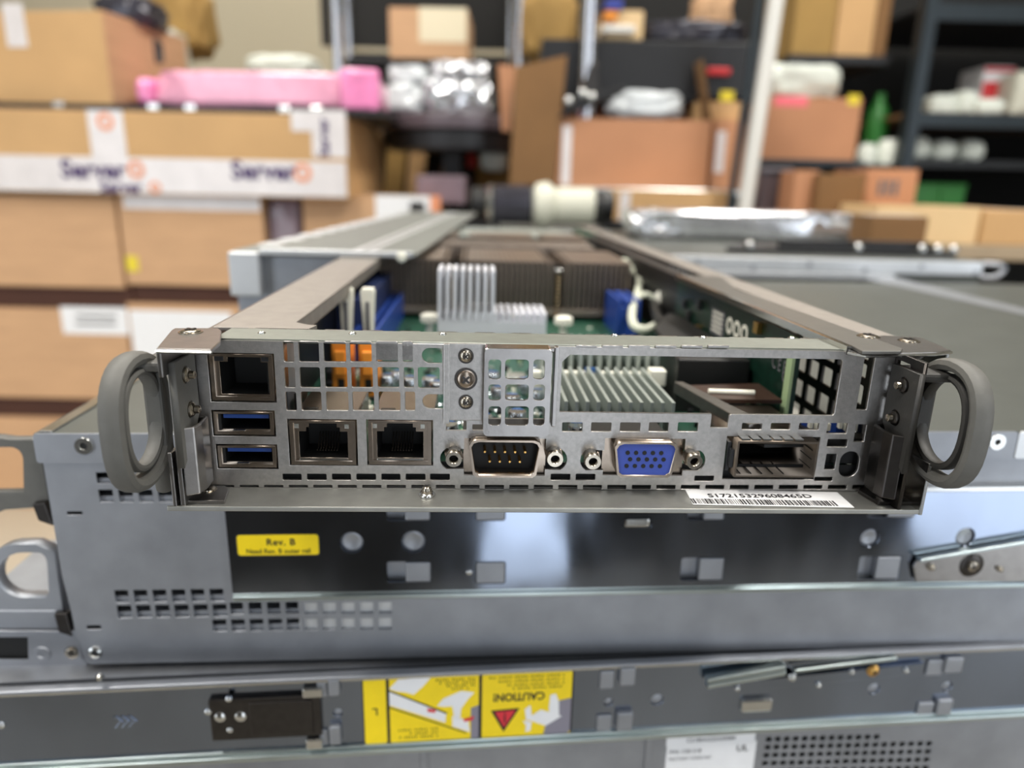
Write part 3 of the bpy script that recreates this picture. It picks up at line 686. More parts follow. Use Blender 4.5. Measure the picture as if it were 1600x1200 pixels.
# ================================================================== stacked server chassis under the sled
CH = Frame((-160.7, 227.0, -84.2), 4.1)
top = CH.empty('server_chassis', 'wide galvanised server chassis directly under the open sled, with yellow revision sticker', 'server')
CHH = 92.0; CL = 720.0; CD = 440.0
# big front sheet (the long side of the chassis) with its vents
fh = []
def slots(rects, c=0): return [rr(*CH.rect(*q, c), .25) for q in rects]
for k in range(6): fh += slots([(179+29.7*k, 922-.4*k, 201+29.7*k, 942-.4*k)])
for k in range(10):
    if k < 6: fh += slots([(183+29.8*k, 946-.4*k, 206+29.8*k, 966-.4*k)])
    else: fh += slots([(359+29*(k-6), 943-.3*k, 380+29*(k-6), 962-.3*k)])
for k in range(5): fh += slots([(332+29*k, 968-.4*k, 354+29*k, 987-.4*k)])
for k in range(5): fh += slots([(150+31*k, 738, 172+31*k, 756), (154+31*k, 765, 177+31*k, 785)])
for k in range(5): fh += slots([(475+29*k, 942-.3*k, 496+29*k, 960-.3*k), (475+29*k, 967-.3*k, 496+29*k, 985-.3*k)])
fh += slots([(104, 799, 129, 805), (135, 977, 158, 984)])
x0, z0 = CH.y(170, 1036); face_bottom = z0
curve_mesh('long_side', [[(4.5, -CHH), (CL, -CHH-2), (CL, -10.4), (0, -10.4), (0, -55)]+[(2.6, -CHH+4), (3.2, -CHH+1)]]+fh, 1.2, ON(.6), 'chassis_zinc', top)
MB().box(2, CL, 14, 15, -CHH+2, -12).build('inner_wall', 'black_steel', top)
for n_, (u0, u1, v0, v1) in enumerate(((176, 352, 922, 941), (180, 475, 945, 964), (328, 478, 967, 986), (150, 330, 738, 756), (150, 330, 765, 785))):
    x0, z0, x1, z1 = CH.rect(u0, v0, u1, v1)
    MB().box(x0, x1, 1.3, 9, z0-.6, z0+(z1-z0)*.40).build('inner_ledge', 'chassis_zinc', top, bevel=.3)
x0, z0, x1, z1 = CH.rect(466, 936, 618, 990)
MB().box(x0, x1, 1.25, 2.2, z0, z1).build('backing_plate', 'bright_zinc', top)
# lid with a folded front flange
lid = MB().box(-1.2, CL, -1.0, CD, -.9, 0).build('lid', 'lid_grey', top, bevel=.4)
xs, _ = CH.y(1584, 710)
fa = holes(CH, []) 
hx, hz = CH.y(135, 694); 
curve_mesh('lid_flange', [rr(-1.2, -10.6, xs-1.2, 0, 1.2), circ(hx, hz, 1.2)], 1.0, ON(-.9), 'chassis_zinc', lid)
h2x, h2z = CH.y(1553, 688)
curve_mesh('lid_flange', [rr(xs-.6, -10.6, CL, 0, 1.2)], 1.0, ON(-.9), 'bright_zinc', lid)  # lighter zinc on this part paints in the stronger light from the right
for x, z in ((hx, hz), (h2x, h2z)):
    curve_mesh('rivet_ring', [circ(x, z, 3.0, 24), circ(x, z, 1.3, 20)], .9, ON(-1.7), 'bright_steel', lid, bevel=.2)
    MB().cyl((x, -1.6, z), (x, -1.0, z), 1.3).build('rivet_hole', 'port_black', lid)
MB().box(2, CL, 10, CD, -CHH+.5, -CHH+1.5).box(0, 1, 2, CD, -CHH+1, -1).box(CL-1, CL, 2, CD, -CHH+1, -1).box(0, CL, CD-1, CD, -CHH+1, -1).build('shell', 'chassis_zinc', top)
# highlight strip on the stepped edge and tape lines pressed in the lid
MB().box(.5, 5.0, -.6, CD, -.1, .8).build('lid_edge_highlight', 'bright_steel', lid, bevel=.4)  # bright strip paints the highlight along the lid's stepped edge
a = CH.z(1138, 436, .3); b = CH.z(1600, 500, .3)
sp_ = [CH.z(*q, .4) for q in ((1345,433),(1395,433),(1640,492),(1640,500))]
MB().prism(sp_, 'z', .05, .35).build('lid_bead', 'chassis_zinc', lid)
x, y = CH.z(1600, 499, .3)
# slide rail screwed on the long side, glossy zinc
rx0, _ = CH.y(361, 850); _, rz0 = CH.y(800, 911); _, rz1 = CH.y(1560, 752)
rz1 = -22.0; rz0 = -63.2; RY = -2.6
rh = []
def rq(q, r=.8): return rr(*CH.rect(*q, RY), r)
rail_holes = []
for (u, v, r) in ((550, 847, 19), (646, 846, 20), (1358, 840, 17), (1507, 838, 18)):
    x, z = CH.y(u, v, RY); rh.append(circ(x, z, r*.222, 26))
    c = MB().lathe((x, RY+.9, z), (0, -1, 0), [(r*.215, 0), (r*.21, .4), (r*.16, .7), (r*.15, .6)], 24); rail_holes.append(c)
hooks = []
for q in ((605,876,674,909),(743,876,790,911),(1063,870,1130,906),(1340,868,1405,904),(604,780,673,813),(743,780,790,813),(1075,780,1132,812),(1356,780,1430,808)):
    x0, z0, x1, z1 = CH.rect(*q, RY); rh.append(rr(x0, z0, x1, z1, 1.0)); hooks.append((x0, z0, x1, z1))
rh.append(rq((972, 808, 1018, 825), 1.6))
rail = curve_mesh('slide_rail', [rr(rx0, rz0, CL-60, rz1)]+rh, 1.1, ON(RY), 'rail_zinc', top)
for c in rail_holes: c.build('round_boss', 'chassis_zinc', rail, smooth=True)
for i, (x0, z0, x1, z1) in enumerate(hooks):
    w = (x1-x0)
    MB().box(x0+w*.42 if i % 4 != 1 else x0+.3, x1-.3, RY-.9, -.2, z0+.3, z1-.4).build('hook_tab', 'chassis_zinc', rail, bevel=.5)
x0, z0, x1, z1 = CH.rect(975, 810, 1015, 823, RY)
MB().box(x0, x1, RY-.8, -.2, z0, z1).build('slot_catch', 'bright_steel', rail, bevel=.9)
for (za, zb, m, dy) in ((rz0-1.0, rz0+.9, 'rail_edge', -1.4), (rz0+1.0, rz0+2.0, 'rail_edge', -.8), (rz1-.9, rz1+1.0, 'bright_steel', -1.4)):
    MB().box(rx0, CL-60, RY+dy, -.1, za, zb).build('rail_lip', m, rail, bevel=.4)
for u, v in ((733, 893),):
    x, z = CH.y(u, v, RY); MB().lathe((x, RY-.4, z), (0,-1,0), [(1.1,0),(1.0,.5),(.5,.8)], 14).build('dimple', 'bright_steel', rail, smooth=True)
# latch lever near the right end
lp_ = [CH.y(*q, RY-2) for q in ((1430,908),(1426,885),(1431,876),(1445,869),(1640,838),(1640,908))]
lv = MB().prism(lp_, 'y', RY-2.6, RY-1.4).build('latch_lever', 'bracket_steel', top, bevel=.3)
(xa, za), (xb, zb) = CH.y(1432, 874, RY-2), CH.y(1640, 838, RY-2)
MB().add([(xa, RY-4.5, za), (xb, RY-4.5, zb), (xb, RY-4.5, zb+1.2), (xa, RY-4.5, za+1.2), (xa, RY-1.2, za), (xb, RY-1.2, zb), (xb, RY-1.2, zb+1.2), (xa, RY-1.2, za+1.2)],
    [(0,1,2,3),(4,5,6,7),(0,1,5,4),(1,2,6,5),(2,3,7,6),(3,0,4,7)]).build('lever_rim', 'rail_edge', lv, bevel=.3)
for u, v, r in ((1519, 884, 2.3), (1455, 886, 1.3), (1562, 889, 1.0)):
    x, z = CH.y(u, v, RY-3)
    if r > 2: MB().lathe((x, RY-2.6, z), (0,-1,0), [(5,0),(4.6,.4),(2.8,.6)], 24).build('screw_dish', 'dark_steel', lv, smooth=True)
    screw(lv, (x, RY-2.7, z), (0,-1,0), r, head=1.6, cross=r > 2)
# yellow revision sticker
def sticker(fr, parent, q, y, m, name='sticker', t=.15, r=1.0):
    x0, z0, x1, z1 = fr.rect(*q, y)
    return curve_mesh(name, [rr(x0, z0, x1, z1, r)], t, ON(y-t/2-.02), m, parent), (x0, z0, x1, z1)
YS = RY-.6
o_, _ = sticker(CH, rail, (369, 834, 500, 869), YS, 'ink', 'sticker_border')
st, (x0, z0, x1, z1) = sticker(CH, o_, (371, 835.5, 498, 867), YS-.15, 'yellow_label')
cx = (x0+x1)/2; h = z1-z0
text('sticker_text', 'Rev. B', 3.7, lambda u, v, w: (cx+1+u, YS-.5-w, z0+h*.64+v), 'ink', st, sx=.98, spacing=1.1)
text('sticker_text', 'Need Rev. B outer rail', 2.7, lambda u, v, w: (cx+u, YS-.5-w, z0+h*.2+v), 'ink_olive', st, sx=.92)
for u, v, r in ((149, 1019, 2.2),):
    x, z = CH.y(u, v, 0); MB().lathe((x, 0, z), (0,-1,0), [(2.6,0),(2.4,.6),(1.6,.9),(1.4,.5)], 20).build('rivet', 'bright_steel', top, smooth=True)
# sled handles sticking out of the left end
def plate(frame, parent, outer, inner, y, t, m, name):
    return curve_mesh(name, [[frame.y(*q, y) for q in outer], [frame.y(*q, y) for q in inner]], t, ON(y), m, parent)
def arc_px(cx, cy, rx, ry, a0, a1, n=8):
    return [(cx+rx*math.cos(math.radians(a0+(a1-a0)*k/n)), cy+ry*math.sin(math.radians(a0+(a1-a0)*k/n))) for k in range(n+1)]
inn = [(-40, 695)]+arc_px(22, 715, 20, 20, -90, 0)+[(43, 766), (-40, 768)]
out = [(-80, 682), (0, 681), (20, 684), (55, 684), (66, 690), (82, 782), (60, 789), (15, 792), (0, 798), (-80, 800)]
hd = plate(CH, top, out, inn, 8, 4.5, 'handle_rubber', 'end_handle')
inn = arc_px(42, 893, 40, 35, 90, 270, 12)+arc_px(66, 880, 14, 22, -90, 0, 5)+[(82, 920), (78, 928)]
out = arc_px(36, 903, 62, 58, 95, 262, 14)+[(62, 845), (90, 858), (104, 952), (80, 958)]
hd2 = plate(CH, top, out, inn, 8, 5.0, 'chassis_zinc', 'end_handle')
for q in (((52,786),(72,784),(85,820),(62,812)), ((86,957),(106,957),(115,993),(94,986))):
    MB().prism([CH.y(*p, 4) for p in q], 'y', 3, 6).build('end_latch', 'dark_steel', top, bevel=.4)
MB().prism([CH.y(*p, 4) for p in ((-60,957),(84,957),(92,985),(120,998),(-60,1000))], 'y', 5, 60).build('end_shelf', 'chassis_zinc', top, bevel=.5)

# ------------------------------------------------------------------ lower chassis with its rail and stickers
zt = -84.2-CHH-2.6
LO = Frame((CH.y(0, 0)[0]*0-178, 214.0, zt), 5.9)
low = LO.empty('server_chassis', 'lower server chassis at the bottom of the stack, with black bordered yellow caution stickers', 'server')
LH = 88.0
a = LO.y(0, 1062); b = LO.y(1600, 1020)
vh = []
LY = 5.0
for r in range(5):
    for k in range(19):
        u = 1196+14*k+(-2*r); v = 1151+12.6*r-.32*k*1.0
        if r == 0 and k > 12: continue
        vh.append(rr(*LO.rect(u, v-1, u+9.6, v+7.5, LY), .1))
curve_mesh('long_side', [rr(-40, -LH, CL, -1.0)]+vh, 1.0, ON(LY), 'chassis_zinc', low)
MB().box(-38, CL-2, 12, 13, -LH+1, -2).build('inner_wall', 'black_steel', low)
MB().box(-40, CL, 6, 430, -1.0, 0).box(-40, CL, 6, 430, -LH, -LH+1).box(-40, -39, 6, 430, -LH, -1).box(CL-1, CL, 6, 430, -LH, -1).build('shell', 'chassis_zinc', low)
def lrect(q, y=0): return LO.rect(*q, y)
rt = 1.1; _, rb_ = LO.y(600, 1163, 0)
lh = []; bosses = []
for q in ((936,1045,958,1073),(931,1114,954,1139),(1445,1028,1470,1052),(1430,1095,1455,1118),(496,1060,512,1086),(500,1136,514,1160)):
    bosses.append((lrect(q), 1))
for q in ((968,1042,992,1070),(963,1112,988,1140),(1476,1026,1503,1050),(1463,1092,1486,1116),(513,1060,531,1086),(515,1133,533,1162)): bosses.append((lrect(q, -2), 2))
for (u, v, r) in ((1026, 1092, 14), (1364, 1075, 14), (1478, 1071, 13), (950, 1096, 10), (528, 1112, 10)):
    x, z = LO.y(u, v, 0); lh.append(circ(x, z, r*.19, 22)); bosses.append(((x, z, r*.19), 0))
lr = curve_mesh('slide_rail', [rr(-40, rb_, CL-40, rt)]+lh, 1.2, ON(0), 'rail_zinc', low)
for q, k in bosses:
    if k == 0: MB().lathe((q[0], 1.5, q[1]), (0,-1,0), [(q[2]*.98,0),(q[2]*.98,1.2),(q[2]*.7,1.6)], 20).build('round_boss', 'chassis_zinc', lr, smooth=True)
    else: MB().box(q[0], q[2], -1.6 if k == 1 else -3.0, -.4, q[1], q[3]).build('hook_tab', 'chassis_zinc', lr, bevel=.7)
for za, zb, m, y in ((rb_-2.2, rb_, 'rail_edge', -3.0), (rb_, rb_+1.6, 'rail_edge', -1.8), (rt-1.3, rt+.6, 'bright_steel', -2.2), (rt+.6, rt+2.0, 'chassis_zinc', -3.6)):
    MB().box(-40, CL-40, y, 4.4 if za < -2 else -.4, za, zb).build('rail_lip', m, lr, bevel=.5)
# dark latch plate
x0, z0, x1, z1 = lrect((330, 1086, 503, 1149), -1)
lt = MB().box(x0, x1, -2.6, -.6, z0, z1).box(x0+(x1-x0)*.36, x1-3, -3.2, -2.6, z0+1.5, z1-1.6).build('latch_plate', 'dark_steel', lr, bevel=.5)
for q in ((474,1070,505,1084),(480,1149,505,1164)):
    q = lrect(q, -1); MB().box(q[0], q[2], -3.4, -.6, q[1], q[3]).build('latch_arm', 'bright_steel', lt, bevel=.5)
for u, v, r in ((344,1121,2.1),(376,1120,2.2),(357,1093,1.2),(359,1141,1.2),(325,1113,1.3)):
    x, z = LO.y(u, v, -3); MB().lathe((x, -2.4, z), (0,-1,0), [(r,0),(r*.95,.7),(r*.5,1.1)], 18).build('latch_rivet', 'bright_steel', lt, smooth=True)
# pressed arrow mark and lettering-like relief
x0, z0 = LO.y(185, 1135, 0)
for k in range(3):
    MB().prism([(x0+k*2.4-1, z0+5), (x0+k*2.4+.2, z0+5), (x0+k*2.4+2.4, z0+2.5), (x0+k*2.4+.2, z0), (x0+k*2.4-1, z0), (x0+k*2.4+1.2, z0+2.5)], 'y', -.95, -.55).build('pressed_arrow', 'rail_zinc', lr, bevel=.1)
x, z = LO.y(4, 1131, 0); MB().lathe((x, -.5, z), (0,-1,0), [(1.4,0),(1.3,.5),(.7,.9)], 14).build('dimple', 'bright_steel', lr, smooth=True)
x, z = LO.y(158, 1055, -2); MB().lathe((x, -2.4, z), (0,-1,0), [(1.4,0),(1.3,1.2),(.7,1.9)], 14).build('dimple', 'bright_steel', lr, smooth=True)
# folded spring lever on the right part of the rail
(xa, za), (xb, zb) = LO.y(1102, 1064, -3), LO.y(1420, 1028, -3)
def bar(p0, p1, y0, y1, t, name, m, parent):
    (xa, za), (xb, zb) = p0, p1
    return MB().add([(x, y, z+dz) for y in (y0, y1) for x, z, dz in ((xa, za, 0), (xb, zb, 0), (xb, zb, t), (xa, za, t))],
        [(0,1,2,3),(4,5,6,7),(0,1,5,4),(1,2,6,5),(2,3,7,6),(3,0,4,7)]).build(name, m, parent, bevel=.4)
lev = bar(LO.y(1150, 1081, -2), LO.y(1440, 1052, -2), -2.4, -1.0, 5.2, 'spring_lever', 'rail_zinc', low)
bar(LO.y(1103, 1073, -4), LO.y(1225, 1052, -4), -5.6, -2.2, 2.0, 'lever_rod', 'rail_edge', lev)
bar(LO.y(1103, 1064, -4), LO.y(1225, 1043, -4), -5.6, -2.2, 1.8, 'lever_rod', 'rail_edge', lev)
bar(LO.y(1240, 1050, -4), LO.y(1400, 1030, -4), -5.0, -2.2, 1.5, 'lever_rod', 'rail_edge', lev)
for u, v, r in ((1365,1049,2.2),(1238,1059,1.5),(1152,1076,1.0),(1279,1071,1.0),(1331,1050,1.0),(1416,1048,1.0)):
    x, z = LO.y(u, v, -3)
    screw(lev, (x, -2.5, z), (0,-1,0), r, head=1.4, cross=r > 2, m='gold' if r > 2 else 'bright_steel')
q = lrect((1157, 1090, 1205, 1110), -1); MB().box(q[0], q[2], -2.4, -.5, q[1], q[3]).build('slot_catch', 'bright_steel', lr, bevel=1.2)
# three yellow stickers on a black backing
stk = [((567,1057.5,606,1163), (569,1059,604,1161)), ((606,1054,750,1162), (609,1055,748,1160)), ((750,1048,895,1152), (753,1050,892,1150))]
SY = -.65
def quad_px(q, yaw_shift=0): return q
panels = []
for i, (qb, qi) in enumerate(stk):
    x0, z0, x1, z1 = LO.rect(*qb, SY); o_ = curve_mesh('sticker_backing', [rr(x0, z0, x1, z1, .8)], .15, ON(SY-.08), 'ink', lr)
    x0, z0, x1, z1 = LO.rect(*qi, SY); st = curve_mesh('sticker', [rr(x0, z0, x1, z1, 1.0)], .1, ON(SY-.22), 'yellow_label', o_); panels.append((st, x0, z0, x1, z1))
PY_ = SY-.34
def flat(name, pts, m, parent, y=PY_, t=.06): return curve_mesh(name, [pts], t, ON(y), m, parent)
st, x0, z0, x1, z1 = panels[0]
text('sticker_letter', 'L', 4.6, lambda u, v, w: ((x0+x1)/2-u, PY_-w, (z0+z1)/2-v), 'ink', st)
st, x0, z0, x1, z1 = panels[1]; w_, h_ = x1-x0, z1-z0
R_ = lambda pts: [(x0+a*w_, z1-b*h_) for a, b in pts]
flat('printed_rail', R_([(.0,.2),(.63,.57),(.62,.70),(.0,.40)]), 'label_white', st)
flat('printed_rail_edge', R_([(0,.18),(.64,.55),(.64,.57),(0,.2)]), 'ink', st, PY_-.05)
flat('printed_rail_edge', R_([(0,.42),(.86,.86),(.86,.88),(0,.44)]), 'ink_olive', st, PY_-.05)
flat('printed_rail', R_([(.70,.60),(.88,.68),(.90,.86),(.70,.76)]), 'label_white', st)
flat('printed_hand', R_([(0,.16),(.10,.03),(.47,.01),(.38,.14),(.27,.26),(.18,.22),(.08,.20)]), 'label_white', st)
flat('printed_hand', R_([(.53,.44),(.60,.34),(.80,.24),(.95,.27),(.88,.36),(.80,.50),(.79,.66),(.72,.62),(.70,.46),(.60,.46)]), 'label_white', st)
flat('printed_arrow', R_([(.42,.47),(.52,.50),(.50,.54),(.42,.52)]), 'label_red', st, PY_-.08)
flat('printed_arrow', R_([(.82,.66),(.95,.62),(.93,.68),(.84,.70)]), 'label_red', st, PY_-.08)
flat('printed_shade', R_([(.91,.50),(1.0,.46),(1.0,.97),(.91,.97)]), 'label_shade', st)
tl = MB()
for a, b, c in ((.52,.07,.97),(.56,.115,.97),(.64,.16,.97),(.70,.205,.9),(.06,.78,.55),(.22,.835,.55),(.10,.89,.55)):
    n = int((c-a)*34)
    for k in range(n):
        if (k*7+int(b*100)) % 6 == 0: continue
        xx = x0+(a+(c-a)*k/n)*w_; zz = z1-b*h_; tl.box(xx, xx+.5, PY_-.1, PY_-.02, zz-.35, zz+.3+.25*(k % 3 == 0))
tag(tl.build('small_print', 'ink_olive', st), kind='stuff')
st, x0, z0, x1, z1 = panels[2]; w_, h_ = x1-x0, z1-z0
text('sticker_word', 'CAUTION!', 4.9, lambda u, v, w: (x0+w_*.41-u, PY_-w, z1-h_*.36-v), 'ink', st, sx=.86, bold=.03)
tri = R_([(.10,.56),(.42,.54),(.245,.90)]); tri2 = R_([(.145,.585),(.375,.57),(.25,.83)])
flat('warning_triangle', tri, 'ink', st); flat('warning_triangle_fill', tri2, 'label_red', st, PY_-.06)
cxm = x0+.256*w_
MB().box(cxm-.3, cxm+.3, PY_-.2, PY_-.08, z1-.76*h_, z1-.64*h_).box(cxm-.3, cxm+.3, PY_-.2, PY_-.08, z1-.625*h_, z1-.60*h_).build('exclamation_mark', 'ink', st)
flat('printed_shade', R_([(.70,.97),(.72,.80),(.85,.46),(1.0,.42),(1.0,.93),(.97,.985)]), 'label_shade', st)
flat('printed_server', R_([(.50,.72),(.66,.58),(.90,.70),(.72,.84)]), 'label_white', st, PY_-.06)
for pts in (R_([(.76,.36),(.82,.34),(.86,.46),(.87,.70),(.76,.76),(.75,.55)]), R_([(.48,.56),(.54,.50),(.56,.66),(.50,.76)]), R_([(.46,.74),(.56,.76),(.55,.90),(.49,.92),(.50,.82)])):
    flat('printed_person', pts, 'label_white', st, PY_-.12)
tl = MB()
for a, b, c in ((.08,.06,.92),(.18,.12,.92),(.28,.18,.92),(.34,.235,.92)):
    n = int((c-a)*40)
    for k in range(n):
        if (k*5+int(b*100)) % 7 == 0: continue
        xx = x0+(a+(c-a)*k/n)*w_; zz = z1-b*h_; tl.box(xx, xx+.45, PY_-.1, PY_-.02, zz-.35, zz+.3+.25*(k % 3 == 0))
tag(tl.build('small_print', 'ink_olive', st), kind='stuff')
# white product labels below the rail
x0, z0, x1, z1 = LO.rect(1040, 1162, 1178, 1225, LY-1)
pl = MB().box(x0, x1, LY-.8, LY-.6, z0, z1).build('product_label', 'label_white', low)
xa, za, xb, zb = LO.rect(1042, 1147, 1180, 1163, LY-1)
p2 = MB().box(xa, xb, LY-.8, LY-.6, za, zb-.4).build('product_label', 'label_white', low)
text('label_text', 'C2180AG25A50084', 2.6, lambda u, v, w: ((xa+xb)/2+u, LY-.9-w, (za+zb)/2-.2+v), 'ink_grey', p2, sx=.98)
text('label_text', 'P/N: CSE-218', 2.6, lambda u, v, w: (x0+1.2+u, LY-.9-w, z1-3.4+v), 'ink_grey', pl, sx=.95, align='LEFT')
text('label_text', 'FACTORY CODE A6C', 2.0, lambda u, v, w: (x0+1.2+u, LY-.9-w, z1-7+v), 'ink_grey', pl, sx=.95, align='LEFT')
text('label_text', 'UL', 4.4, lambda u, v, w: (x1-6+u, LY-.9-w, z1-3.4+v), 'ink', pl, sx=1.0)
x, z = LO.y(1012, 1170, LY)
for u in (665, 1014):
    x, _ = LO.y(u, 1180, LY); MB().box(x-2.2, x+.8, LY-1.4, LY-.3, -LH, rb_-2).build('seam_fold', 'chassis_zinc', low, bevel=.4)
# left end of the lower chassis face
ef = curve_mesh('end_face', [[CH.y(*q, 4) for q in ((-160,985),(120,985),(132,1030),(140,1040),(-160,1046))], [CH.y(*q, 4) for q in ((-150,994),(45,994),(46,1030),(-150,1031))]], 1.2, ON(4), 'chassis_zinc', top)
q = CH.rect(-155, 990, 50, 1035, 5); MB().box(q[0], q[2], 5, 6, q[1], q[3]).build('end_opening', 'port_black', top)
x, z = CH.y(67, 1020, 4); MB().lathe((x, 3.4, z), (0,-1,0), [(3.2,0),(3.0,.5),(1.4,.7),(1.2,.4)], 20).build('rivet', 'chassis_zinc', top, smooth=True)
x, z = CH.y(114, 1018, 4); screw(top, (x, 3.2, z), (0,-1,0), 2.2, head=.8)
# ------------------------------------------------------------------ bench
bz = zt-LH-84.2*0
bench = D.objects.new('workbench', None); COL.objects.link(bench); bench.location = (.5, .75, 0)
tag(bench, 'wooden workbench carrying the stacked servers', 'bench')
bt = (bz-.3)/1000+ZC
def bb(name, m, x0, x1, y0, y1, z0, z1):
    return MB().box(x0*1000, x1*1000, y0*1000, y1*1000, z0*1000, z1*1000).build(name, m, bench)
bb('bench_top', 'bench_wood', -.62, .75, -.50, .40, bt-.04, bt)
for lx_, ly_ in ((-.56, -.44), (.69, -.44), (-.56, .34), (.69, .34)): bb('leg', 'shelf_slate', lx_-.03, lx_+.03, ly_-.03, ly_+.03, 0, bt-.04)
# ================================================================== storeroom behind
def wbox(fr_q, Y, depth):                    # px rectangle of the front face on the plane Y -> world mm box
    u0, v0, u1, v1 = fr_q; um, vm = (u0+u1)/2, (v0+v1)/2
    return world_pt(u0, vm, Y).x, world_pt(u1, vm, Y).x, Y, Y+depth, world_pt(um, v1, Y).z, world_pt(um, v0, Y).z
def carton(q, Y, depth, label, m='cardboard', yaw=0.0, group=None, open_top=False, flaps=(), cat='box', name='cardboard_box', seam=True, zlo=None):
    x0, x1, y0, y1, z0, z1 = wbox(q, Y, depth)
    if zlo is not None: z0 = zlo
    w, h = x1-x0, z1-z0
    o = D.objects.new(name, None); COL.objects.link(o); o.location = (x0*S, y0*S, z0*S+ZC); o.rotation_euler.z = math.radians(yaw)
    tag(o, label, cat, group); o['w'] = w; o['h'] = h; o['dp'] = float(depth)
    if open_top:
        t = 4
        MB().box(0, w, 0, t, 0, h).box(0, w, depth-t, depth, 0, h).box(0, t, t, depth-t, 0, h).box(w-t, w, t, depth-t, 0, h).box(t, w-t, t, depth-t, 0, t).build('body', m, o, bevel=1)
    else:
        MB().box(0, w, 0, depth, 0, h-2.5).build('body', m, o, bevel=2)
        MB().box(1, w-1, .5, depth/2-.8, h-2.6, h).build('flap', m, o, bevel=.6); MB().box(1, w-1, depth/2+.8, depth-.5, h-2.6, h).build('flap', m, o, bevel=.6)
        if seam: MB().box(0, w, depth/2-24, depth/2+24, h-.1, h+.3).build('tape', 'tape_white', o)
    for f in flaps:                          # (side, length, degrees from straight up, material)
        sd, ln, an, fm = f; a = math.radians(an); t = 3
        if sd == 'left': pts = [(0, h), (-math.sin(a)*ln, h+math.cos(a)*ln), (-math.sin(a)*ln+t, h+math.cos(a)*ln+.5), (t, h)]; MB().prism(pts, 'y', 3, depth-3).build('flap', fm, o)
        if sd == 'right': pts = [(w-t, h), (w+math.sin(a)*ln-t, h+math.cos(a)*ln), (w+math.sin(a)*ln, h+math.cos(a)*ln+.5), (w, h)]; MB().prism(pts, 'y', 3, depth-3).build('flap', fm, o)
        if sd == 'front': pts = [(0, h), (-math.sin(a)*ln, h+math.cos(a)*ln), (-math.sin(a)*ln+t, h+math.cos(a)*ln), (t, h)]; MB().prism(pts, 'x', 3, w-3).build('flap', fm, o)
        if sd == 'back': pts = [(depth-t, h), (depth+math.sin(a)*ln-t, h+math.cos(a)*ln), (depth+math.sin(a)*ln, h+math.cos(a)*ln), (depth, h)]; MB().prism(pts, 'x', 3, w-3).build('flap', fm, o)
    return o
def on_front(o, q, Y, m, name, d=1.0, y=0):  # flat label or tape on a carton's front
    bx = o.location.x/S; bz_ = (o.location.z-ZC)/S
    x0, x1, _, _, z0, z1 = wbox(q, Y, 1)
    return MB().box(x0-bx, x1-bx, y-d, y-.05, z0-bz_, z1-bz_).build(name, m, o)
def blob(name, q, Y, depth, m, label, cat, seed=0, group=None, rough=.18, zlo=None, e=.6, sub=4):
    """soft crumpled bag or wrap: a cushion with wrinkles"""
    x0, x1, y0, y1, z0, z1 = wbox(q, Y, depth)
    if zlo is not None: z0 = zlo
    bm = bmesh.new(); bmesh.ops.create_icosphere(bm, subdivisions=sub, radius=1)
    from mathutils import noise
    for v in bm.verts:
        c = v.co; p = Vector([math.copysign(abs(t)**e, t) for t in c]); n = noise.noise(c*3+Vector((seed, 0, 0)))+.5*noise.noise(c*9+Vector((0, seed, 0)))
        p *= 1+rough*n; p = Vector([max(-1, min(1, t)) for t in p])
        v.co = Vector((p.x*(x1-x0)/2, p.y*(y1-y0)/2, max(0, (p.z+1)*(z1-z0)/2)))*S
    me = D.meshes.new(name); bm.to_mesh(me); bm.free(); me.materials.append(M[m])
    for p in me.polygons: p.use_smooth = True
    o = D.objects.new(name, me); COL.objects.link(o); o.location = ((x0+x1)/2*S, (y0+y1)/2*S, z0*S+ZC)
    return tag(o, label, cat, group)
def wthing(name, label, cat, u, v, Y, group=None):
    p = world_pt(u, v, Y); o = D.objects.new(name, None); COL.objects.link(o); o.location = (p.x*S, p.y*S, p.z*S+ZC)
    return tag(o, label, cat, group)
def wpart(o, name, q, Y, depth, m, bevel=0):
    b = wbox(q, Y, depth); L_ = o.location
    return MB().box(b[0]-L_.x/S, b[1]-L_.x/S, b[2]-L_.y/S, b[3]-L_.y/S, b[4]-(L_.z-ZC)/S, b[5]-(L_.z-ZC)/S).build(name, m, o, bevel=bevel)
# ---- left stack of cartons on a low table
YL = 1420
tb = wthing('low_table', 'low beige table under the stack of brown cartons', 'table', -40, 792, YL)
zt_ = world_pt(-40, 792, YL).z; tx = tb.location.x/S
MB().box(-420, 650, -420, 520, -26, 0).build('table_top', 'table_beige', tb, bevel=3)
for x in (-400, 630):
    for y in (-400, 500): MB().box(x-18, x+18, y-18, y+18, Z0-zt_, -26).build('leg', 'shelf_slate', tb)
p = world_pt(40, 918, 1100)
pz = zt_+.3
q0 = ray(30, 930); q0 = q0*(pz/q0.z)
paper = MB().prism([(-90, -30), (90, -50), (96, 60), (-84, 40)], 'z', 0, 1.2).build('paper_sheet', 'label_white')
paper.location = (q0.x*S, q0.y*S, pz*S+ZC); tag(paper, 'white paper lying on the low table beside the chassis handle', 'paper')
def zof(v, u=150, Y=YL): return world_pt(u, v, Y).z
z4 = zof(640); z3 = zof(474); z3t = zof(636); z2 = zof(303)
zbot = zt_+.2
c = carton((-190, 652, 202, 790), YL, 330, 'brown carton at the bottom left of the stack on the low table', zlo=zbot)
hb = c['h']
z_a = c.location.z/S-ZC/S+hb
c5 = carton((206, 652, 400, 790), YL, 330, 'brown carton at the bottom of the stack, right behind the left grip', zlo=zbot)
c5.scale = (1, 1, 1)
def slab(x0, x1, z0, z1, label, Y=YL, depth=320):  # solid dark brown band between two rows of cartons
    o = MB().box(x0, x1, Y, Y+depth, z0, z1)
    return tag(wbuild(o, 'carton_layer', 'brown_gap', bevel=2), label, 'tray')
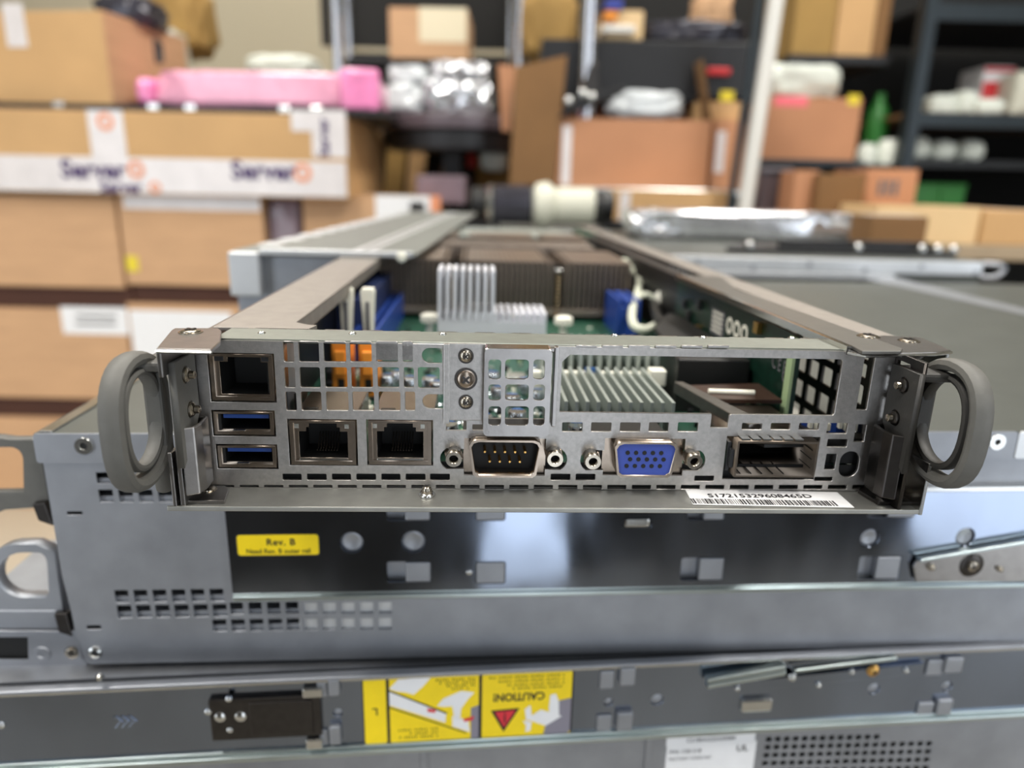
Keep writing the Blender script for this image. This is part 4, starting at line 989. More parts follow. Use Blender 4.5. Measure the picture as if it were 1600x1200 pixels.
mat('brown_gap', '46281c', .8, 0, .1, 10); mat('black_backdrop', '12110f', .8)
xl_, xr_ = world_pt(-190, 600, YL).x, world_pt(408, 600, YL).x
slab(xl_, xr_, z_a+.2, zof(624), 'dark brown layer between the lower and middle cartons', YL+8)
zr2 = zof(624)+.2
c3 = carton((-190, 481, 204, 640), YL, 330, 'brown carton in the middle row with a white address label', zlo=zr2)
on_front(c3, (97, 480, 200, 522), YL, 'label_white', 'address_label')
for k in range(2): on_front(c3, (118, 492+12*k, 182, 496+12*k), YL-1, 'ink_grey', 'label_line')
c4 = carton((207, 476, 400, 640), YL, 330, 'brown carton in the middle row half covered by a large white paper', zlo=zr2)
on_front(c4, (212, 486, 368, 650), YL, 'label_white', 'paper_label')
zr2t = zr2+max(c3['h'], c4['h'])
c3z, c4z = zr2+c3['h'], zr2+c4['h']
slab(xl_, world_pt(205, 460, YL).x, c3z+.2, zof(450), 'dark brown layer on the middle left carton', YL+8)
slab(world_pt(207, 460, YL).x, xr_, c4z+.2, zof(447, 300), 'dark brown layer on the middle right carton', YL+8)
c1 = carton((-190, 304, 186, 456), YL, 330, 'plain brown carton in the upper row at the left edge', zlo=zof(450)+.2)
c2 = carton((191, 306, 413, 452), YL, 330, 'brown carton with white tape along its top edge and a yellow dot', zlo=zof(447, 300)+.2)
on_front(c2, (193, 306, 406, 328), YL, 'tape_white', 'tape_strip'); on_front(c2, (198, 400, 216, 424), YL, 'yellow_sticker', 'yellow_dot')
# purple grey wrapped pack and the carton next to it, standing on their own pallet
zp = zof(395, 440, YL+20)
pal = wthing('stacked_crate', 'dark crate standing under the wrapped pack and the labelled carton', 'crate', 418, 396, YL+20)
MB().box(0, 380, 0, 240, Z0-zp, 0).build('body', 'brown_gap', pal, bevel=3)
for k in range(4): MB().box(2, 378, -8, -.2, Z0-zp+40+k*190, Z0-zp+190+k*190).build('slat', 'cardboard_dark', pal, bevel=2)
blob('wrapped_pack', (415, 304, 472, 396), YL+20, 220, 'grey_wrap', 'grey purple plastic wrapped pack right of the taped carton', 'package', 3, e=.35, rough=.06, zlo=zp+.3)
cc = carton((474, 305, 680, 396), YL+20, 230, 'brown carton with a wide white shipping label and orange tape end', zlo=zp+.3)
on_front(cc, (587, 306, 672, 346), YL+20, 'label_white', 'shipping_label'); on_front(cc, (640, 316, 664, 330), YL+18, 'ink_grey', 'label_line'); on_front(cc, (673, 306, 688, 346), YL+19, 'tape_orange', 'tape_strip')
# long taped carton on top
zl = max(c1.location.z/S-ZC*1000+c1['h'], c2.location.z/S-ZC*1000+c2['h'])+.6
lg = carton((-220, 172, 541, 301), YL-20, 380, 'long flat carton sealed with white printed tape, lying across the stack', 'cardboard_tan', seam=True, zlo=zl)
YF = YL-20
on_front(lg, (-220, 245, 541, 300), YF, 'tape_white', 'printed_tape'); on_front(lg, (140, 172, 195, 246), YF, 'tape_white', 'printed_tape', 1.2)
on_front(lg, (487, 172, 541, 246), YF, 'tape_white', 'printed_tape', 1.2); on_front(lg, (455, 172, 487, 205), YF, 'tape_white', 'tape_end', 1.0); on_front(lg, (492, 190, 520, 240), YF-1.2, 'kraft_pale', 'tape_print_patch', .6)
bx = lg.location.x/S; bz2 = (lg.location.z-ZC)/S
def word(u, v, body, size, m='tape_purple', rot=0):
    p = world_pt(u, v, YF)
    if rot: mp = lambda a, b, w: (p.x-bx-b, -1.9-w, p.z-bz2+a)
    else: mp = lambda a, b, w: (p.x-bx+a, -1.9-w, p.z-bz2+b)
    text('tape_print', body, size, mp, m, lg, .2, bold=.03)
word(146, 266, 'Server', 46); word(412, 268, 'Server', 46); word(190, 293, 'Server', 30); word(507, 215, 'Server', 26, rot=1)
for u, v, r in ((213, 265, 13), (473, 270, 14), (165, 190, 13), (243, 293, 9)):
    p = world_pt(u, v, YF); curve_mesh('tape_emblem', [circ(p.x-bx, p.z-bz2, r*1.25, 22), circ(p.x-bx, p.z-bz2, r*.62, 18)], .4, lambda a, b, w: (a, -1.8+w, b), 'tape_orange', lg)
for u in (60, 290): on_front(lg, (u-40, 268, u+40, 271), YF-1.1, 'kraft_pale', 'tape_print', .5)
# things on top of the long carton
ztop = zl+lg['h']
tr = wthing('black_tray', 'flat black equipment tray lying on the long taped carton', 'tray', -200, 170, YF+20)
tr.location.z = (ztop+.4)*S+ZC
xa, xb = world_pt(-220, 160, YF+20).x-tr.location.x/S, world_pt(600, 160, YF+20).x-tr.location.x/S
MB().box(xa, xb, 0, 300, 0, 12).build('tray_base', 'black_steel', tr, bevel=1.5)
for k, f_ in enumerate((.12, .2, .24, .37, .55, .62, .80, .86)): MB().box(xa+(xb-xa)*f_, xa+(xb-xa)*f_+22, -3, 8, 3, 16).build('latch', 'bright_steel', tr, bevel=2)
zt2 = ztop+12.8
big = carton((-190, 12, 165, 152), YF+40, 260, 'tall open brown carton at the top left with its right side in view', 'cardboard_tan', open_top=True, zlo=zt2, yaw=-8)
big.location.x = (world_pt(166, 80, YF+40).x-big['w']*math.cos(math.radians(8)))*S; big.location.y += .058
on_front(big, (-6, 0, 30, 70), YF+40, 'tape_white', 'tape_strip', 1, 0)
MB().add([(big['w']+.3,0,0),(big['w']+2,0,0),(big['w']+2,260,0),(big['w']+.3,260,0),(big['w']+.3,0,big['h']),(big['w']+2,0,big['h']),(big['w']+2,260,big['h']-1),(big['w']+.3,260,big['h']-1)],
    [(0,1,2,3),(4,5,6,7),(0,1,5,4),(1,2,6,5),(2,3,7,6),(3,0,4,7)]).build('side_panel', 'cardboard', big)
mat('bubble_dark', '3b3a42', .2, .3, .2, 40, .8, 60)
pk = blob('dark_bundle', (135, -14, 228, 40), YF+120, 120, 'bubble_dark', 'dark glossy bag sticking out of the tall open carton', 'bag', 5)
MB().box(-60, 40, 0, 60, -60, -5).build('bag_end', 'bubble_dark', pk, bevel=10)
blob('pink_bundle', (236, 110, 590, 151), YF+45, 150, 'pink_pale', 'long pink anti-static foam bundle lying on the black tray', 'package', 8, e=.3, rough=.07, zlo=zt2)
blob('pink_bundle', (208, 118, 236, 150), YF+45, 120, 'pink_foam', 'dark pink folded end tip of the foam bundle beside the tall carton', 'package', 9, e=.5, rough=.1, zlo=zt2)
blob('pink_bundle', (530, 106, 592, 150), YF+30, 14, 'pink_foam', 'saturated pink wrapped tip at the right end of the foam bundle', 'package', 10, e=.35, rough=.1, zlo=zt2)
# draped grey cloth and jar behind
blob('brown_bag', (225, -40, 312, 85), 1900, 140, 'cardboard_olive', 'crumpled brown paper bag hanging behind the tall open carton', 'bag', 12, rough=.2)
gb = wthing('ribbed_bin', 'pale green ribbed bin behind the tall carton', 'bin', 232, 112, 1850)
for k in range(6):
    x0 = k*13.5; MB().cyl((x0, 0, -60), (x0, 0, 95), 6.5, 7, 10).build('rib', 'foam_white', gb, smooth=True)
MB().box(-8, 76, 2, 70, -62, 92).build('bin_wall', 'cream_plastic', gb, bevel=3)
blob('white_bag', (380, 82, 490, 118), 1950, 120, 'foam_white', 'pale crumpled bag behind the pink foam bundle', 'bag', 14)
# ---- chrome wire rack in the middle (left bay)
rk = wthing('wire_rack', 'chrome wire rack with dark shelves behind the pink bundle', 'shelf', 530, 200, 1900)
def post(o, u0, v0, u1, v1, Y, r, m='chrome', down=True, name='post'):
    a = world_pt(u0, v0, Y); b = world_pt(u1, v1, Y)
    if down: b = a+(b-a)*((Z0-a.z)/(b.z-a.z)) if abs(b.z-a.z) > 1 else b
    L_ = Vector((o.location.x/S, o.location.y/S, (o.location.z-ZC)/S)); mb = MB().cyl(a-L_, b-L_, r, n=14); n = int((a-b).length/26)
    if m == 'chrome':
        for k in range(min(n, 26)):
            p = a.lerp(b, k/n)-L_; q = a.lerp(b, k/n+4/(a-b).length)-L_; mb.cyl(p, q, r*1.12, n=12)
    return mb.build(name, m, o, smooth=True)
def uprt(u, v0, Y): a = world_pt(u, v0, Y); return a
def vpost(o, u, v, Y, r, ztop=760, m='chrome', name='post'):
    a = uprt(u, v, Y); L_ = Vector((o.location.x/S, o.location.y/S, (o.location.z-ZC)/S)); mb = MB()
    mb.cyl(Vector((a.x, a.y, Z0))-L_, Vector((a.x, a.y, ztop))-L_, r, n=14)
    z = -300
    while z < ztop and m == 'chrome': mb.cyl(Vector((a.x, a.y, z))-L_, Vector((a.x, a.y, z+5))-L_, r*1.13, n=12); z += 25
    return mb.build(name, m, o, smooth=True)
vpost(rk, 527, 60, 1860, 13); vpost(rk, 813, 60, 1900, 13); vpost(rk, 545, 60, 2280, 12); vpost(rk, 798, 60, 2280, 12)
wpart(rk, 'shelf', (536, 196, 776, 206), 1880, 420, 'black_steel', 2)
wpart(rk, 'shelf', (536, 92.5, 780, 101), 1880, 420, 'black_steel', 2)
wpart(rk, 'dark_backdrop', (500, -60, 812, 75), 2290, 10, 'black_backdrop')  # solid black sheet added as a dark background for the rack
wpart(rk, 'dark_backdrop', (545, 84, 800, 330), 2290, 10, 'black_backdrop')
ov = wthing('oval_tray', 'dark grey oval edged tray under the silver packages', 'tray', 500, 180, 1560)
pts = []
for k in range(24):
    a = 2*math.pi*k/24; pts.append((262+155*math.cos(a), 150+140*math.copysign(abs(math.sin(a))**.8, math.sin(a))))
mat('dark_rim', '5c5257', .35, .2)
MB().prism(pts, 'z', -18, 12).build('tray_rim', 'dark_rim', ov, bevel=4)
MB().prism([(p[0]*.94+16, p[1]*.94+9) for p in pts], 'z', -60, -19).build('tray_skirt', 'black_steel', ov, bevel=4)
MB().box(240, 280, 135, 170, Z0-world_pt(500,180,1560).z, -60).build('pedestal', 'black_steel', ov)
zo = world_pt(500, 180, 1560).z+12.4
for i, (q, sd, m, lb) in enumerate((((595,128,662,158), 21, 'bubble_clear', 'clear bubble wrapped part at the left of the silver pile'), ((655,118,725,158), 22, 'bubble_silver', 'silver bubble wrapped part in the middle of the pile'), ((700,122,770,158), 23, 'bubble_silver', 'silver crinkled bag at the right end of the pile'))):
    blob('bubble_package', q, 1620, 110, m, lb, 'package', sd, 'bubble wrapped parts on the oval tray', rough=.25, zlo=zo)
blob('bubble_package', (668, 92, 765, 122), 1640, 110, 'bubble_silver', 'silver bubble wrapped part lying on top of the pile', 'package', 25, 'bubble wrapped parts on the oval tray', rough=.25)
blob('bubble_package', (602, 100, 668, 130), 1640, 110, 'bubble_clear', 'whitish wrapped part lying on top of the pile, under the carton', 'package', 26, 'bubble wrapped parts on the oval tray', rough=.25)
cb = carton((608, 12, 731, 92), 1880, 200, 'small brown carton with a large cream paper on the rack shelf', 'cardboard', zlo=None)
on_front(cb, (655, 12, 729, 66), 1880, 'label_cream', 'paper_label')
# leaning boards under the rack shelf
for i, (u, w_, m, lb) in enumerate(((612, 26, 'cardboard_olive', 'olive cardboard sheet leaning at the left under the rack shelf'), (645, 24, 'cardboard_tan', 'tan cardboard sheet leaning second from the left under the shelf'), (697, 24, 'cardboard_dark', 'dark brown cardboard sheet leaning at the right under the shelf'))):
    a = world_pt(u, 320, 1900+i*10); hgt = 190; 
    o = MB().prism([(-w_*.9, 0), (w_*.9, 0), (w_*.9+24, hgt), (-w_*.9+24, hgt)], 'y', -4, 4).build('cardboard_sheet', m); o.location = (a.x*S, a.y*S, a.z*S+ZC)
    tag(o, lb, 'cardboard', 'sheets leaning under the rack shelf')
wpart(rk, 'shelf', (545, 321, 780, 332), 1870, 420, 'shelf_slate', 2)
blob('white_roll', (750, 228, 795, 268), 1750, 60, 'foam_white', 'small white roll beside the leaning sheets and red tube', 'roll', 31, rough=.05)
o = MB().lathe((0,0,0), (0,0,1), [(12,0),(12,90),(9,100)], 14).build('red_tube', 'red_print', smooth=True); a = world_pt(738, 262, 1800); o.location = (a.x*S, a.y*S, a.z*S+ZC); tag(o, 'red tube standing beside the white roll', 'tube')
cs = carton((745, 192, 800, 300), 1850, 160, 'olive carton standing behind the small white roll', 'cardboard_olive')
cg_ = carton((650, 274, 726, 318), 1500, 140, 'grey brown carton behind the labelled carton end', 'grey_wrap')
# ---- second wire rack with big cartons (centre and right)
YC = 1500
r2 = wthing('wire_rack', 'chrome and white post rack carrying the large open cartons', 'shelf', 900, 296, YC)
zs = world_pt(1000, 294, YC).z
def rb2(name, m, x0, x1, y0, y1, z0, z1, **k):
    L_ = r2.location; return MB().box(x0-L_.x/S, x1-L_.x/S, y0-L_.y/S, y1-L_.y/S, z0-(L_.z-ZC)/S, z1-(L_.z-ZC)/S).build(name, m, r2, **k)
xa = world_pt(872, 290, YC).x; xb = world_pt(1160, 290, YC).x
rb2('shelf', 'bright_steel', xa, xb, YC-20, YC+420, zs-12, zs, bevel=2)
rb2('shelf', 'black_steel', xa-40, xb+30, YC+60, YC+480, world_pt(960, 100, YC+60).z-70, world_pt(960, 62, YC+60).z, bevel=3)
rb2('dark_backdrop', 'black_backdrop', xa-60, xb+30, YC+500, YC+510, -40, 700)  # plain black sheet filling the background of this rack
vpost(r2, 920, 60, YC+40, 16); vpost(r2, 820, 30, YC+430, 13)
# slanted white pole in front
pl_ = wthing('white_pole', 'white round pole leaning beside the large open carton', 'pole', 1163, 330, 1390)
a = world_pt(1222, -60, 1390); b = world_pt(1163, 330, 1390); d_ = (b-a)/(a.z-b.z); b2 = b+d_*(b.z-Z0)
MB().cyl(b2-b, a-b, 14, n=18).build('tube', 'white_paint', pl_, smooth=True)
MB().cyl(b2-b+Vector((-26, 10, 0)), a-b+Vector((-26, 10, 0)), 7, n=12).build('cord', 'shelf_slate', pl_, smooth=True)
oc = carton((872, 186, 1108, 290), YC, 230, 'large reddish brown open carton in the centre with its left flap raised', 'cardboard_red', open_top=True, zlo=zs+.3,
    flaps=(('back', 120, -5, 'cardboard_red'), ('right', 115, -14, 'cardboard_dark')))
on_front(oc, (878, 196, 892, 288), YC, 'tape_white', 'tape_strip', .8)
lo_ = oc.location
fpts = [(lambda p: (p.x-lo_.x/S, p.z-(lo_.z-ZC)/S))(world_pt(*q, YC-8)) for q in ((796,288),(866,288),(886,86),(806,104))]
MB().prism(fpts, 'y', -9, -6).build('front_flap', 'cardboard_dark', oc)
fpts = [(lambda p: (p.x-lo_.x/S, p.z-(lo_.z-ZC)/S))(world_pt(*q, YC+30)) for q in ((797,205),(806,104),(778,100),(784,205))]
MB().prism(fpts, 'y', 30, 33).build('side_flap', 'cardboard_red', oc)
ztp = zs+oc['h']
blob('bubble_bag', (948, 138, 1076, 186), YC+40, 130, 'bubble_clear', 'clear bubble wrap bulging out of the centre open carton', 'package', 41, rough=.16)
bk = wthing('black_clamp', 'black metal clamp lying on the centre open carton', 'clamp', 915, 184, YC-20)
MB().prism([(-52, 0), (70, 46), (74, 60), (-30, 34)], 'y', 0, 30).build('arm', 'black_steel', bk, bevel=3)
MB().prism([(-20, 30), (26, 44), (20, 100), (8, 104)], 'y', 4, 24).build('bracket', 'dark_steel', bk, bevel=3)
for x, z in ((-8, 44), (10, 38), (-34, 30)): MB().lathe((x, 0, z), (0,-1,0), [(9,0),(8,5),(4,8)], 14).build('knob', 'bright_steel', bk, smooth=True)
c6 = carton((1112, 188, 1162, 290), YC+30, 200, 'narrow reddish carton with clear tape right of the centre open carton', 'cardboard_red', zlo=zs+.3)
on_front(c6, (1118, 205, 1132, 270), YC+30, 'tape_white', 'tape_strip', .8)
c7 = carton((1085, 148, 1165, 190), YC+60, 180, 'low tan carton with a yellow sticker behind the white pole', 'cardboard_tan')
on_front(c7, (1125, 142, 1146, 158), YC+60, 'yellow_sticker', 'sticker')
# carton under the shelf on a stand
c8 = carton((955, 298, 1140, 346), YC-60, 200, 'tan carton with shiny tape under the steel shelf', 'cardboard_tan')
on_front(c8, (968, 300, 984, 346), YC-60, 'tape_white', 'tape_strip', .8)
zb_ = world_pt(1040, 346, YC-60).z-.4
rb2('shelf', 'black_steel', world_pt(720, 350, 1440).x, xb, YC-70, YC+420, zb_-20, zb_, bevel=2)
# things on the upper shelf of the rack
blob('dark_bundle', (1000, 28, 1180, 66), YC+80, 160, 'bubble_dark', 'dark crumpled bag on the upper rack shelf', 'bag', 51, rough=.2)
carton((945, 16, 1005, 62), YC+70, 140, 'small white and tan box with a blue and orange print on the upper shelf', 'kraft_pale')
o = MB().box(0, 66, 0, 80, 0, 14).build('white_case', 'white_paint', bevel=4); a = world_pt(941, 50, YC+50); o.location = (a.x*S, a.y*S, a.z*S+ZC); tag(o, 'flat white case at the edge of the upper rack shelf', 'case')
o = MB().box(0, 26, 0, 40, 0, 16).build('orange_case', 'orange_plastic', bevel=2); a = world_pt(944, 32, YC+50); o.location = (a.x*S, a.y*S, a.z*S+ZC+.002); tag(o, 'small orange packet standing on the flat white case', 'packet')
o = MB().box(0, 34, 0, 40, 0, 16).build('blue_case', 'blue_print', bevel=2); a = world_pt(946, 15, YC+50); o.location = (a.x*S, a.y*S, a.z*S+ZC+.002); tag(o, 'small dark blue packet above the orange packet', 'packet')
blob('brown_bag', (1090, -20, 1150, 45), YC+120, 100, 'cardboard', 'crumpled brown and clear bag on the upper rack shelf', 'bag', 53)
blob('net_bag', (815, -30, 905, 92), 1780, 100, 'cardboard_olive', 'olive mesh sack behind the chrome posts', 'bag', 55, rough=.2)
rd = MB().box(0, 46, 0, 24, 0, 13).build('red_display', 'red_print', bevel=3); a = world_pt(1106, 116, YC+45); rd.location = (a.x*S, a.y*S, a.z*S+ZC); tag(rd, 'small red case under the upper rack shelf', 'case')
# ---- neighbouring servers behind the open sled
def wm(mb, name, m, L_, parent, **k):       # mm-from-lens mesh parented to a thing at L_
    mb.v = [(x-L_.x/S, y-L_.y/S, z-(L_.z-ZC)/S) for x, y, z in mb.v]; return mb.build(name, m, parent, **k)
def ething(name, label, cat, x, y, z, group=None):
    o = D.objects.new(name, None); COL.objects.link(o); o.location = (x*S, y*S, z*S+ZC); return tag(o, label, cat, group)
nb = ething('server_tray', 'pale aluminium server tray lying behind the left rail of the open sled', 'server', -150, 396, -84)
L_ = nb.location
wm(MB().prism([(-156, 398), (-99, 398), (-124, 812), (-124, 1010), (-156, 1010)], 'z', -83.8, -39.8), 'tray_body', 'chassis_zinc', L_, nb, bevel=1)
wm(MB().box(-156, -54, 396, 1010, -39.4, -37.2), 'tray_lid', 'lid_mid', L_, nb, bevel=.6)
wm(MB().box(-140, -56, 393, 396, -39.4, -36), 'tray_edge', 'bright_zinc', L_, nb, bevel=.6)
wm(MB().box(-157, -140, 391, 397, -62, -38), 'tray_corner', 'bright_zinc', L_, nb, bevel=1)
for k in range(14): wm(MB().box(-154, -140, 430+k*40, 448+k*40, -37.7, -36.6), 'edge_tab', 'bright_zinc', L_, nb, bevel=.5)
for x in (-92, -84): wm(MB().box(x, x+4, 400, 1008, -37.7, -37), 'lid_rib', 'bright_zinc', L_, nb)
wm(MB().lathe((-62, 394, -39), (0,-1,0), [(3,0),(3,1),(2,2)], 12), 'cream_knob', 'latch_white', L_, nb, smooth=True)
bs = ething('rack_server', 'slim pale front server standing behind the wide chassis on the right', 'server', 150, 745, -268)
L_ = bs.location; x0, x1, y0, y1, z0, z1 = wbox((1022, 404, 1536, 433), 745, 390)
zb2 = z0
wm(MB().box(x0, x1, y0+2, y1, bz+.2, z1), 'case', 'lid_grey', L_, bs, bevel=1)
wm(MB().box(x0, x1, y0, y0+1.8, z0+5, z1), 'front_strip', 'bright_zinc', L_, bs, bevel=.8)
wm(MB().box(x0, x1-90, y0-2, y0+1.8, z0-1, z0+4), 'front_ledge', 'bright_zinc', L_, bs, bevel=.8)
for k in range(9): wm(MB().lathe((x0+45+k*58, y0-.1, z1-6-(k%2)*5), (0,-1,0), [(3,0),(2.6,.8),(1,1)], 12), 'rivet', 'chassis_zinc', L_, bs, smooth=True)
hp = [(x1+2, y0+4, z0+3), (x1+14, y0, z0+4), (x1+22, y0, z0+12), (x1+18, y0, z1-3), (x1+2, y0+4, z1-2)]
wm(MB().tube(bez(hp, 20), 2.6), 'handle_loop', 'chassis_zinc', L_, bs, smooth=True)
ztb = z1
blob('bubble_bag', (985, 330, 1362, 366), 985, 100, 'bubble_silver', 'long silver bubble wrap bag lying on the slim server behind', 'package', 61, e=.35, rough=.2, zlo=ztb+.4)
tk = ething('black_rail_tray', 'black metal tray with shiny screws lying on the slim server', 'tray', world_pt(1140, 380, 800).x, 800, ztb+.5)
L_ = tk.location; xa, xb = world_pt(1135, 380, 800).x, world_pt(1490, 380, 800).x
wm(MB().prism([(xa, 800), (xb, 790), (xb+6, 850), (xa+40, 880)], 'z', ztb+.5, ztb+6), 'tray_base', 'black_steel', L_, tk, bevel=1)
wm(MB().box(xa+60, xb-20, 804, 812, ztb+6, ztb+15), 'tray_wall', 'black_steel', L_, tk, bevel=1.5)
for k, f_ in enumerate((.1, .58, .86, .93, 1.0)):
    wm(MB().lathe((xa+(xb-xa)*f_, 798, ztb+6), (0,0,1), [(5,0),(5,4),(2.5,7)], 12), 'screw', 'bright_steel', L_, tk, smooth=True)
carton((1362, 338, 1450, 372), 905, 60, 'short dark brown carton at the end of the silver bubble bag', 'cardboard_dark', zlo=ztb+.4)
# ---- right group of cartons on a slate table
YR = 1330
tz = world_pt(1400, 372, YR).z
rt_ = ething('slate_table', 'dark slate table carrying the cartons on the right', 'table', world_pt(1240, 372, YR).x, YR, tz)
L_ = rt_.location; xa, xb = world_pt(1196, 372, YR).x, 1750
wm(MB().box(xa, xb, YR-150, YR+330, tz-24, tz), 'table_top', 'bench_wood', L_, rt_, bevel=2)
for x in (xa+20, xb-60):
    for y in (YR-130, YR+280): wm(MB().box(x, x+36, y, y+36, Z0, tz-24), 'leg', 'shelf_slate', L_, rt_)
ob = carton((1366, 322, 1528, 400), YR-130, 230, 'pale tan open carton on the right behind the slim server', 'kraft_pale', open_top=True, zlo=tz+.3)
ob2 = carton((1534, 330, 1680, 402), YR-140, 230, 'pale tan carton at the right edge beside the open tan carton', 'cardboard_tan', zlo=tz+.3)
c10 = carton((1352, 264, 1432, 330), YR+60, 150, 'pinkish brown carton with dark printed marks on the slate table', 'cardboard_red', zlo=tz+.3)
for u in (1372, 1384, 1396): on_front(c10, (u, 278+(u % 3)*3, u+7, 306), YR+60, 'ink_grey', 'printed_mark')
c11 = carton((1278, 272, 1350, 336), YR+10, 130, 'open brown carton with its dark inner flap facing out', 'cardboard_dark', zlo=tz+.3, open_top=True)
c12 = carton((1240, 266, 1277, 336), YR+40, 110, 'narrow reddish carton between the dark bag and the open brown carton', 'cardboard_red', zlo=tz+.3)
ds = ething('dark_crate', 'dark grey brown plastic crate right of the white pole', 'crate', world_pt(1188, 340, YR+120).x, YR+120, tz)
L_ = ds.location; q = wbox((1186, 262, 1238, 340), YR+120, 120)
wm(MB().box(q[0], q[1], q[2], q[3], tz+.3, q[5]), 'body', 'dark_rim', L_, ds, bevel=4)
wm(MB().box(q[0]-3, q[1]+3, q[2]-3, q[3]+3, q[5]-14, q[5]-4), 'rim', 'bubble_dark', L_, ds, bevel=2)
# large carton on a grey stand behind
YB = 1760
st2 = ething('grey_stand', 'grey stand under the large carton with the white foam bag', 'stand', world_pt(1190, 262, YB).x, YB, world_pt(1260, 258, YB).z)
L_ = st2.location; q = wbox((1182, 250, 1352, 259), YB, 300)
wm(MB().box(*q), 'stand_top', 'shelf_slate', L_, st2, bevel=2)
for x in (q[0]+4, q[1]-34):
    for y in (q[2]+230, q[3]-40): wm(MB().box(x, x+30, y, y+30, Z0, q[4]), 'leg', 'shelf_slate', L_, st2)
c13 = carton((1190, 152, 1342, 249), YB+4, 260, 'large brown carton topped with white foam, right of the white pole', 'cardboard_red', zlo=q[5]+.3)
on_front(c13, (1210, 150, 1262, 166), YB+4, 'pink_sticker', 'sticker'); on_front(c13, (1325, 148, 1343, 164), YB+4, 'yellow_sticker', 'sticker')
ztc = q[5]+.3+c13['h']
blob('foam_bag', (1196, 96, 1322, 150), YB+20, 200, 'foam_white', 'big white foam filled bag lying on the large brown carton', 'bag', 71, e=.45, rough=.2, zlo=ztc+.6)
# ---- dark steel shelving at the right with stock
YS_ = 1950
su = ething('steel_shelving', 'dark slate steel shelving unit full of stock at the right', 'shelf', world_pt(1420, 200, YS_).x, YS_, Z0)
L_ = su.location
xl2 = world_pt(1418, 190, YS_).x; xr2 = xl2+1150
for x in (xl2, xr2-40):
    for y in (YS_, YS_+520): wm(MB().box(x, x+34, y, y+4, Z0, 860).box(x, x+4, y, y+34, Z0, 860), 'upright', 'shelf_slate', L_, su, bevel=1)
levels = [(world_pt(1500, 199, YS_).z, world_pt(1500, 176, YS_).z), (world_pt(1500, 32, YS_).z, world_pt(1500, 4, YS_).z), (world_pt(1480, 262, YS_).z, world_pt(1480, 250, YS_).z), (world_pt(1480, 345, YS_).z, world_pt(1480, 325, YS_).z)]
for i, (za, zb_) in enumerate(levels):
    wm(MB().box(xl2+5, xr2-6, YS_+3, YS_+6, za, zb_), 'beam', 'shelf_slate' if i < 2 else 'shelf_black', L_, su, bevel=1)
    wm(MB().box(xl2+5, xr2-6, YS_+6, YS_+540, zb_-10, zb_-2), 'shelf_board', 'cardboard_dark' if i == 0 else 'shelf_black', L_, su)
wm(MB().box(xl2-420, xr2+200, YS_+560, YS_+572, Z0, 900), 'dark_backdrop', 'black_backdrop', L_, su)  # black sheet wider than the unit, added as its dark background
zs0 = levels[0][1]-1.6; zs2 = levels[2][1]-1.6; zs3 = levels[3][1]-1.6
for i, (q, Y, sd, lb) in enumerate((((1458,146,1505,172), YS_+60, 81, 'white wrapped part at the left end of the steel shelf'), ((1505,140,1532,170), YS_+50, 82, 'small white bag in the middle of the steel shelf'), ((1530,152,1575,172), YS_+30, 83, 'flat white bag in front of the red and white carton'))):
    blob('white_package', q, Y, 90, 'foam_white', lb, 'package', sd, 'white packages on the steel shelf', e=.5, rough=.15, zlo=zs0+.4)
rw_ = carton((1534, 104, 1582, 164), YS_+140, 110, 'red and white printed carton on the steel shelf', 'label_white', zlo=zs0+.4, seam=False)
q_ = wbox((1534, 104, 1582, 164), YS_+140, 110); w_ = rw_['w']; h_ = rw_['h']
MB().box(2, w_*.62, -1, -.1, h_*.30, h_*.72).build('red_print', 'red_print', rw_); MB().box(w_*.34, w_*.64, -1.3, -1.05, h_*.14, h_*.34).build('blue_print', 'blue_print', rw_); MB().box(0, w_, -1, -.1, h_*.9, h_*.98).build('red_print', 'red_print', rw_)
blob('cream_package', (1588, 108, 1640, 168), YS_+60, 90, 'cream_plastic', 'cream package at the right edge of the steel shelf', 'package', 84, e=.4, rough=.1, zlo=zs0+.4)
for i, (q, sd, lb) in enumerate((((1412,212,1462,250), 86, 'white rounded package on the lower shelf just right of the upright'), ((1463,218,1502,248), 87, 'white round package in the middle of the lower shelf'), ((1508,218,1546,244), 88, 'white oval package at the right of the lower shelf row'))):
    blob('white_package', q, YS_+60, 100, 'foam_white', lb, 'package', sd, 'white packages on the lower steel shelf', e=.7, rough=.12, zlo=zs2+.4)
for i, u in enumerate((1428, 1468)):
    o = MB().box(-34, 34, 0, 90, 0, 62).box(-36, 36, -2, 92, 54, 64).build('green_crate', 'green_plastic', bevel=3); a = world_pt(u+18, 318, YS_+50)
    o.location = (a.x*S, a.y*S, (zs3+.4)*S+ZC); tag(o, 'green plastic crate on the lowest visible shelf, ' + ('left one' if i == 0 else 'right one'), 'crate', 'green crates on the steel shelving')
gs = ething('side_shelf', 'black side shelf with white jars between the carton and the shelving', 'shelf', world_pt(1345, 258, 1990).x, 1990, Z0)
L_ = gs.location; q = wbox((1335, 256, 1396, 264), 1990, 200); wm(MB().box(*q), 'shelf', 'shelf_black', L_, gs, bevel=2)
wm(MB().box(q[0]+10, q[0]+30, q[2]+20, q[2]+40, Z0, q[4]).box(q[1]-30, q[1]-10, q[2]+20, q[2]+40, Z0, q[4]), 'leg', 'shelf_black', L_, gs)
zg = q[5]+.3
for i, u in enumerate((1352, 1384)):
    r_ = 24 if i == 0 else 28
    o = MB().lathe((0,0,0), (0,0,1), [(r_,0),(r_,36+i*12),(r_*.8,44+i*12),(r_*.75,52+i*12)], 20).build('white_jar', 'foam_white', smooth=True); a = world_pt(u, 256, 2030)
    o.location = (a.x*S, a.y*S, zg*S+ZC); tag(o, 'white jar on the black side shelf, %s' % ('shorter left one' if i == 0 else 'taller right one'), 'jar', 'white jars on the side shelf')
